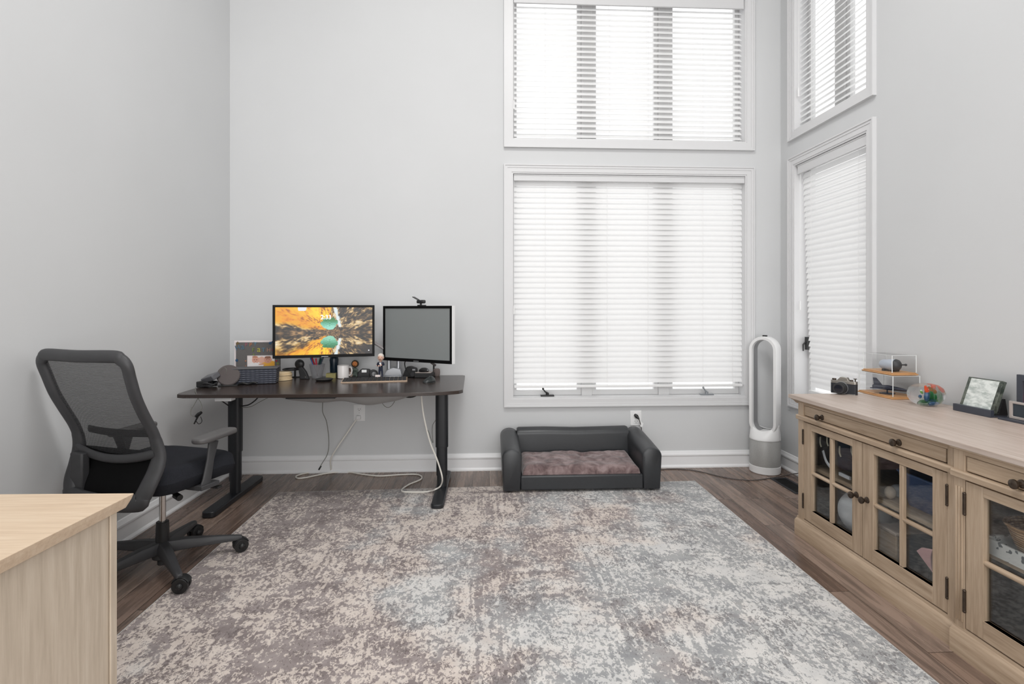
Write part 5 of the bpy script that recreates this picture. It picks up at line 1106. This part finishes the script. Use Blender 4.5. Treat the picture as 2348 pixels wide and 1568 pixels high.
for chx, y, c, lab in (('i', 2.122, (216, 178, 156), 'beige letter i standing on the black ledge'), ('V', 2.085, (206, 74, 78), 'red letter V standing on the black ledge')):
    o = text('standing_letter', chx, 0.1, 0.006, mat('letter_paint', c, 0.5), None, Matrix.Translation((0, 0, 0.036)) @ Rx)
    zmin = min(v.co.z for v in o.data.vertices)
    o.location = (2.328, y, fz - zmin); o.rotation_euler = (0, 0, -PI / 2); tag(o, lab, 'letter')

# ---------------------------------------------------------------- inside the sideboard
SH = 0.4022; BT = 0.1202
bp = thing('backpack', 'dark navy backpack with pale straps behind the narrow four-pane door near the window', 'backpack', (1.95, 2.68, SH), T(-90))
bag = skin('bag', [(0, 0, 0.06), (0, 0, 0.13), (0, 0, 0.20), (0.12, 0, 0.08), (-0.12, 0, 0.08), (0.1, 0, 0.17), (-0.1, 0, 0.17)], [(0, 1), (1, 2), (0, 3), (0, 4), (1, 5), (1, 6)], [0.075, 0.08, 0.04, 0.06, 0.06, 0.05, 0.05], mat('navy_canvas', (32, 42, 56), 0.8, nscale=20, namt=0.3), bp, 2)
sm = MB()
for x, z in ((-0.12, 0.15), (-0.06, 0.17), (0.04, 0.14), (0.13, 0.17)): sm.tube(cr([(x - 0.01, -0.085, z + 0.03), (x, -0.093, z), (x + 0.006, -0.09, z - 0.022)], 4), 0.004, 8)
obj('strap_buckle', sm, mat('ivory_strap', (206, 200, 180), 0.5), bp)
obj('trim_band', MB().tube(cr([(-0.10, -0.09, 0.11), (-0.06, -0.096, 0.06), (0.0, -0.096, 0.03)], 6), (0.010, 0.003), 10, up=(0, 1, 0)).box(0.04, 0.12, -0.098, -0.088, 0.02, 0.036), mat('white_trim', (214, 216, 222), 0.5), bp)
pw_ = obj('white_pillow', MB().grid(lambda u, v: (1.96 + 0.11 * math.cos(2 * PI * u) * math.sin(PI * v), 2.60 + 0.13 * math.sin(2 * PI * u) * math.sin(PI * v), BT + 0.112 - 0.11 * math.cos(PI * v) * (1 + 0.05 * math.sin(6 * u))), 32, 20), mat('white_cloth', (206, 208, 212), 0.85), angle=80)
tag(pw_, 'white cloth bundle on the sideboard floor behind the narrow four-pane door near the window', 'cloth')
bkb = thing('storage_basket', 'dark blue tapered basket on the sideboard shelf', 'basket', (2.0, 2.19, SH))
bo = rrect(-0.10, 0.10, -0.13, 0.13, 0.02); m = MB()
ts = [[(x * k, y * k, z) for x, y in bo] for k, z in ((0.72, 0.0), (1.0, 0.15), (0.96, 0.15), (0.70, 0.01))]
vs = [v for s_ in ts for v in s_]; nn = len(bo); fs = [(i * nn + j, i * nn + (j + 1) % nn, (i + 1) * nn + (j + 1) % nn, (i + 1) * nn + j) for i in range(3) for j in range(nn)] + [tuple(range(nn - 1, -1, -1)), tuple(range(3 * nn, 4 * nn))]
obj('tub', m.add(vs, fs), mat('blue_canvas', (48, 74, 116), 0.7, nscale=60), bkb); obj('rim', MB().tube([(x, y, 0.15) for x, y in bo], 0.005, 8, closed=True), mat('blue_rim', (72, 98, 140), 0.6), bkb)
for i, (dx, dy, lab) in enumerate(((0.0, 0.19, 'pale grey bundle on the shelf beside the blue basket'), (-0.06, 0.165, 'small cream bundle against the blue basket'))):
    o = obj('cloth_roll', MB().sphere((0, 0, 0.03), (0.035 - 0.01 * i, 0.03 - 0.008 * i, 0.03), 16, 10), mat('roll_cloth', ((150, 152, 156), (206, 190, 172))[i], 0.9)); o.location = (1.96 + dx, 2.185 + dy, SH); tag(o, lab, 'cloth')
wbx = thing('wooden_box', 'plain wooden box on the cabinet floor behind the second glass door', 'box', (1.98, 2.345, BT))
obj('box', MB().box(-0.10, 0.10, -0.055, 0.055, 0, 0.13), M_OAKH, wbx, bevel=0.004); obj('lid', MB().box(-0.103, 0.103, -0.058, 0.058, 0.131, 0.145), M_OAKT, wbx, bevel=0.003)
dkb = obj('book', MB().box(1.88, 2.04, 2.235, 2.27, BT, BT + 0.15), mat('dark_cover', (44, 52, 64), 0.4), bevel=0.003); tag(dkb, 'dark upright book beside the wooden box in the sideboard', 'book')
pk_ = thing('pink_ornament', 'pale pink fin-shaped ornament on the cabinet floor', 'ornament', (1.875, 2.12, BT))
obj('fin', MB().prism([(0.045, 0.125), (0.02, 0.15), (-0.02, 0.162), (-0.035, 0.165), (-0.026, 0.13), (-0.03, 0.09), (-0.038, 0.07)], -0.008, 0.008, 'x'), mat('pink_satin', (224, 178, 178), 0.5), pk_, bevel=0.003); obj('stand', MB().cyl((0, -0.012, 0), (0, -0.012, 0.10), 0.004).cyl((0, -0.012, 0), (0, -0.012, 0.006), 0.03), M_BLK, pk_)
wbw = thing('patterned_box', 'white tray box with grey figures on the shelf under the wicker basket', 'box', (1.96, 1.70, SH))
def patt():
    t = NT('white_print'); n = t.noise(t.coord(), 34, 2, 0.5); c = t.ramp(n, [(0.36, (92, 96, 100)), (0.40, (212, 212, 210))], 'LINEAR'); return t.p(Base_Color=c, Roughness=0.6)
obj('tray', MB().frame([(-0.12, -0.17), (0.12, -0.17), (0.12, 0.14), (-0.12, 0.14)], [(-0.112, -0.162), (0.112, -0.162), (0.112, 0.132), (-0.112, 0.132)], 0, 0.055, 'z').box(-0.112, 0.112, -0.162, 0.132, 0, 0.008), patt(), wbw)
wk = thing('wicker_basket', 'tan woven wicker basket sitting in the white patterned box', 'basket', (1.955, 1.715, SH + 0.0085))
M_WICK = wovenm('tan_wicker', (140, 100, 62), (206, 166, 120), 1.6)
obj('bowl', MB().lathe([(0, 0), (0.06, 0.0), (0.085, 0.05), (0.105, 0.115), (0.110, 0.12), (0.100, 0.115), (0.08, 0.055), (0.055, 0.01), (0, 0.01)], n=40), M_WICK, wk); obj('rim', MB().tube([(0.107 * math.cos(t), 0.107 * math.sin(t), 0.118) for t in [2 * PI * q / 40 for q in range(40)]], 0.006, 8, closed=True), M_WICK, wk)
cl = obj('folded_napkin', MB().prism([(-0.06, -0.03), (0.05, -0.06), (0.06, 0.02), (-0.03, 0.05)], 0, 0.09, 'z', Matrix.Rotation(T(14), 4, 'X')), mat('napkin', (214, 212, 210), 0.9), bevel=0.008); cl.location = (1.955, 1.70, SH + 0.06); tag(cl, 'folded white cloth inside the wicker basket', 'cloth')
tl = obj('yarn_ball', MB().sphere((0, 0, 0.075), (0.07, 0.07, 0.075), 28, 18), mat('teal_yarn', (88, 164, 160), 0.9, nscale=60, namt=0.3, bump=0.6, bscale=120)); tl.location = (1.93, 1.665, BT); tag(tl, 'teal fuzzy ball on the floor of the sideboard', 'ball')
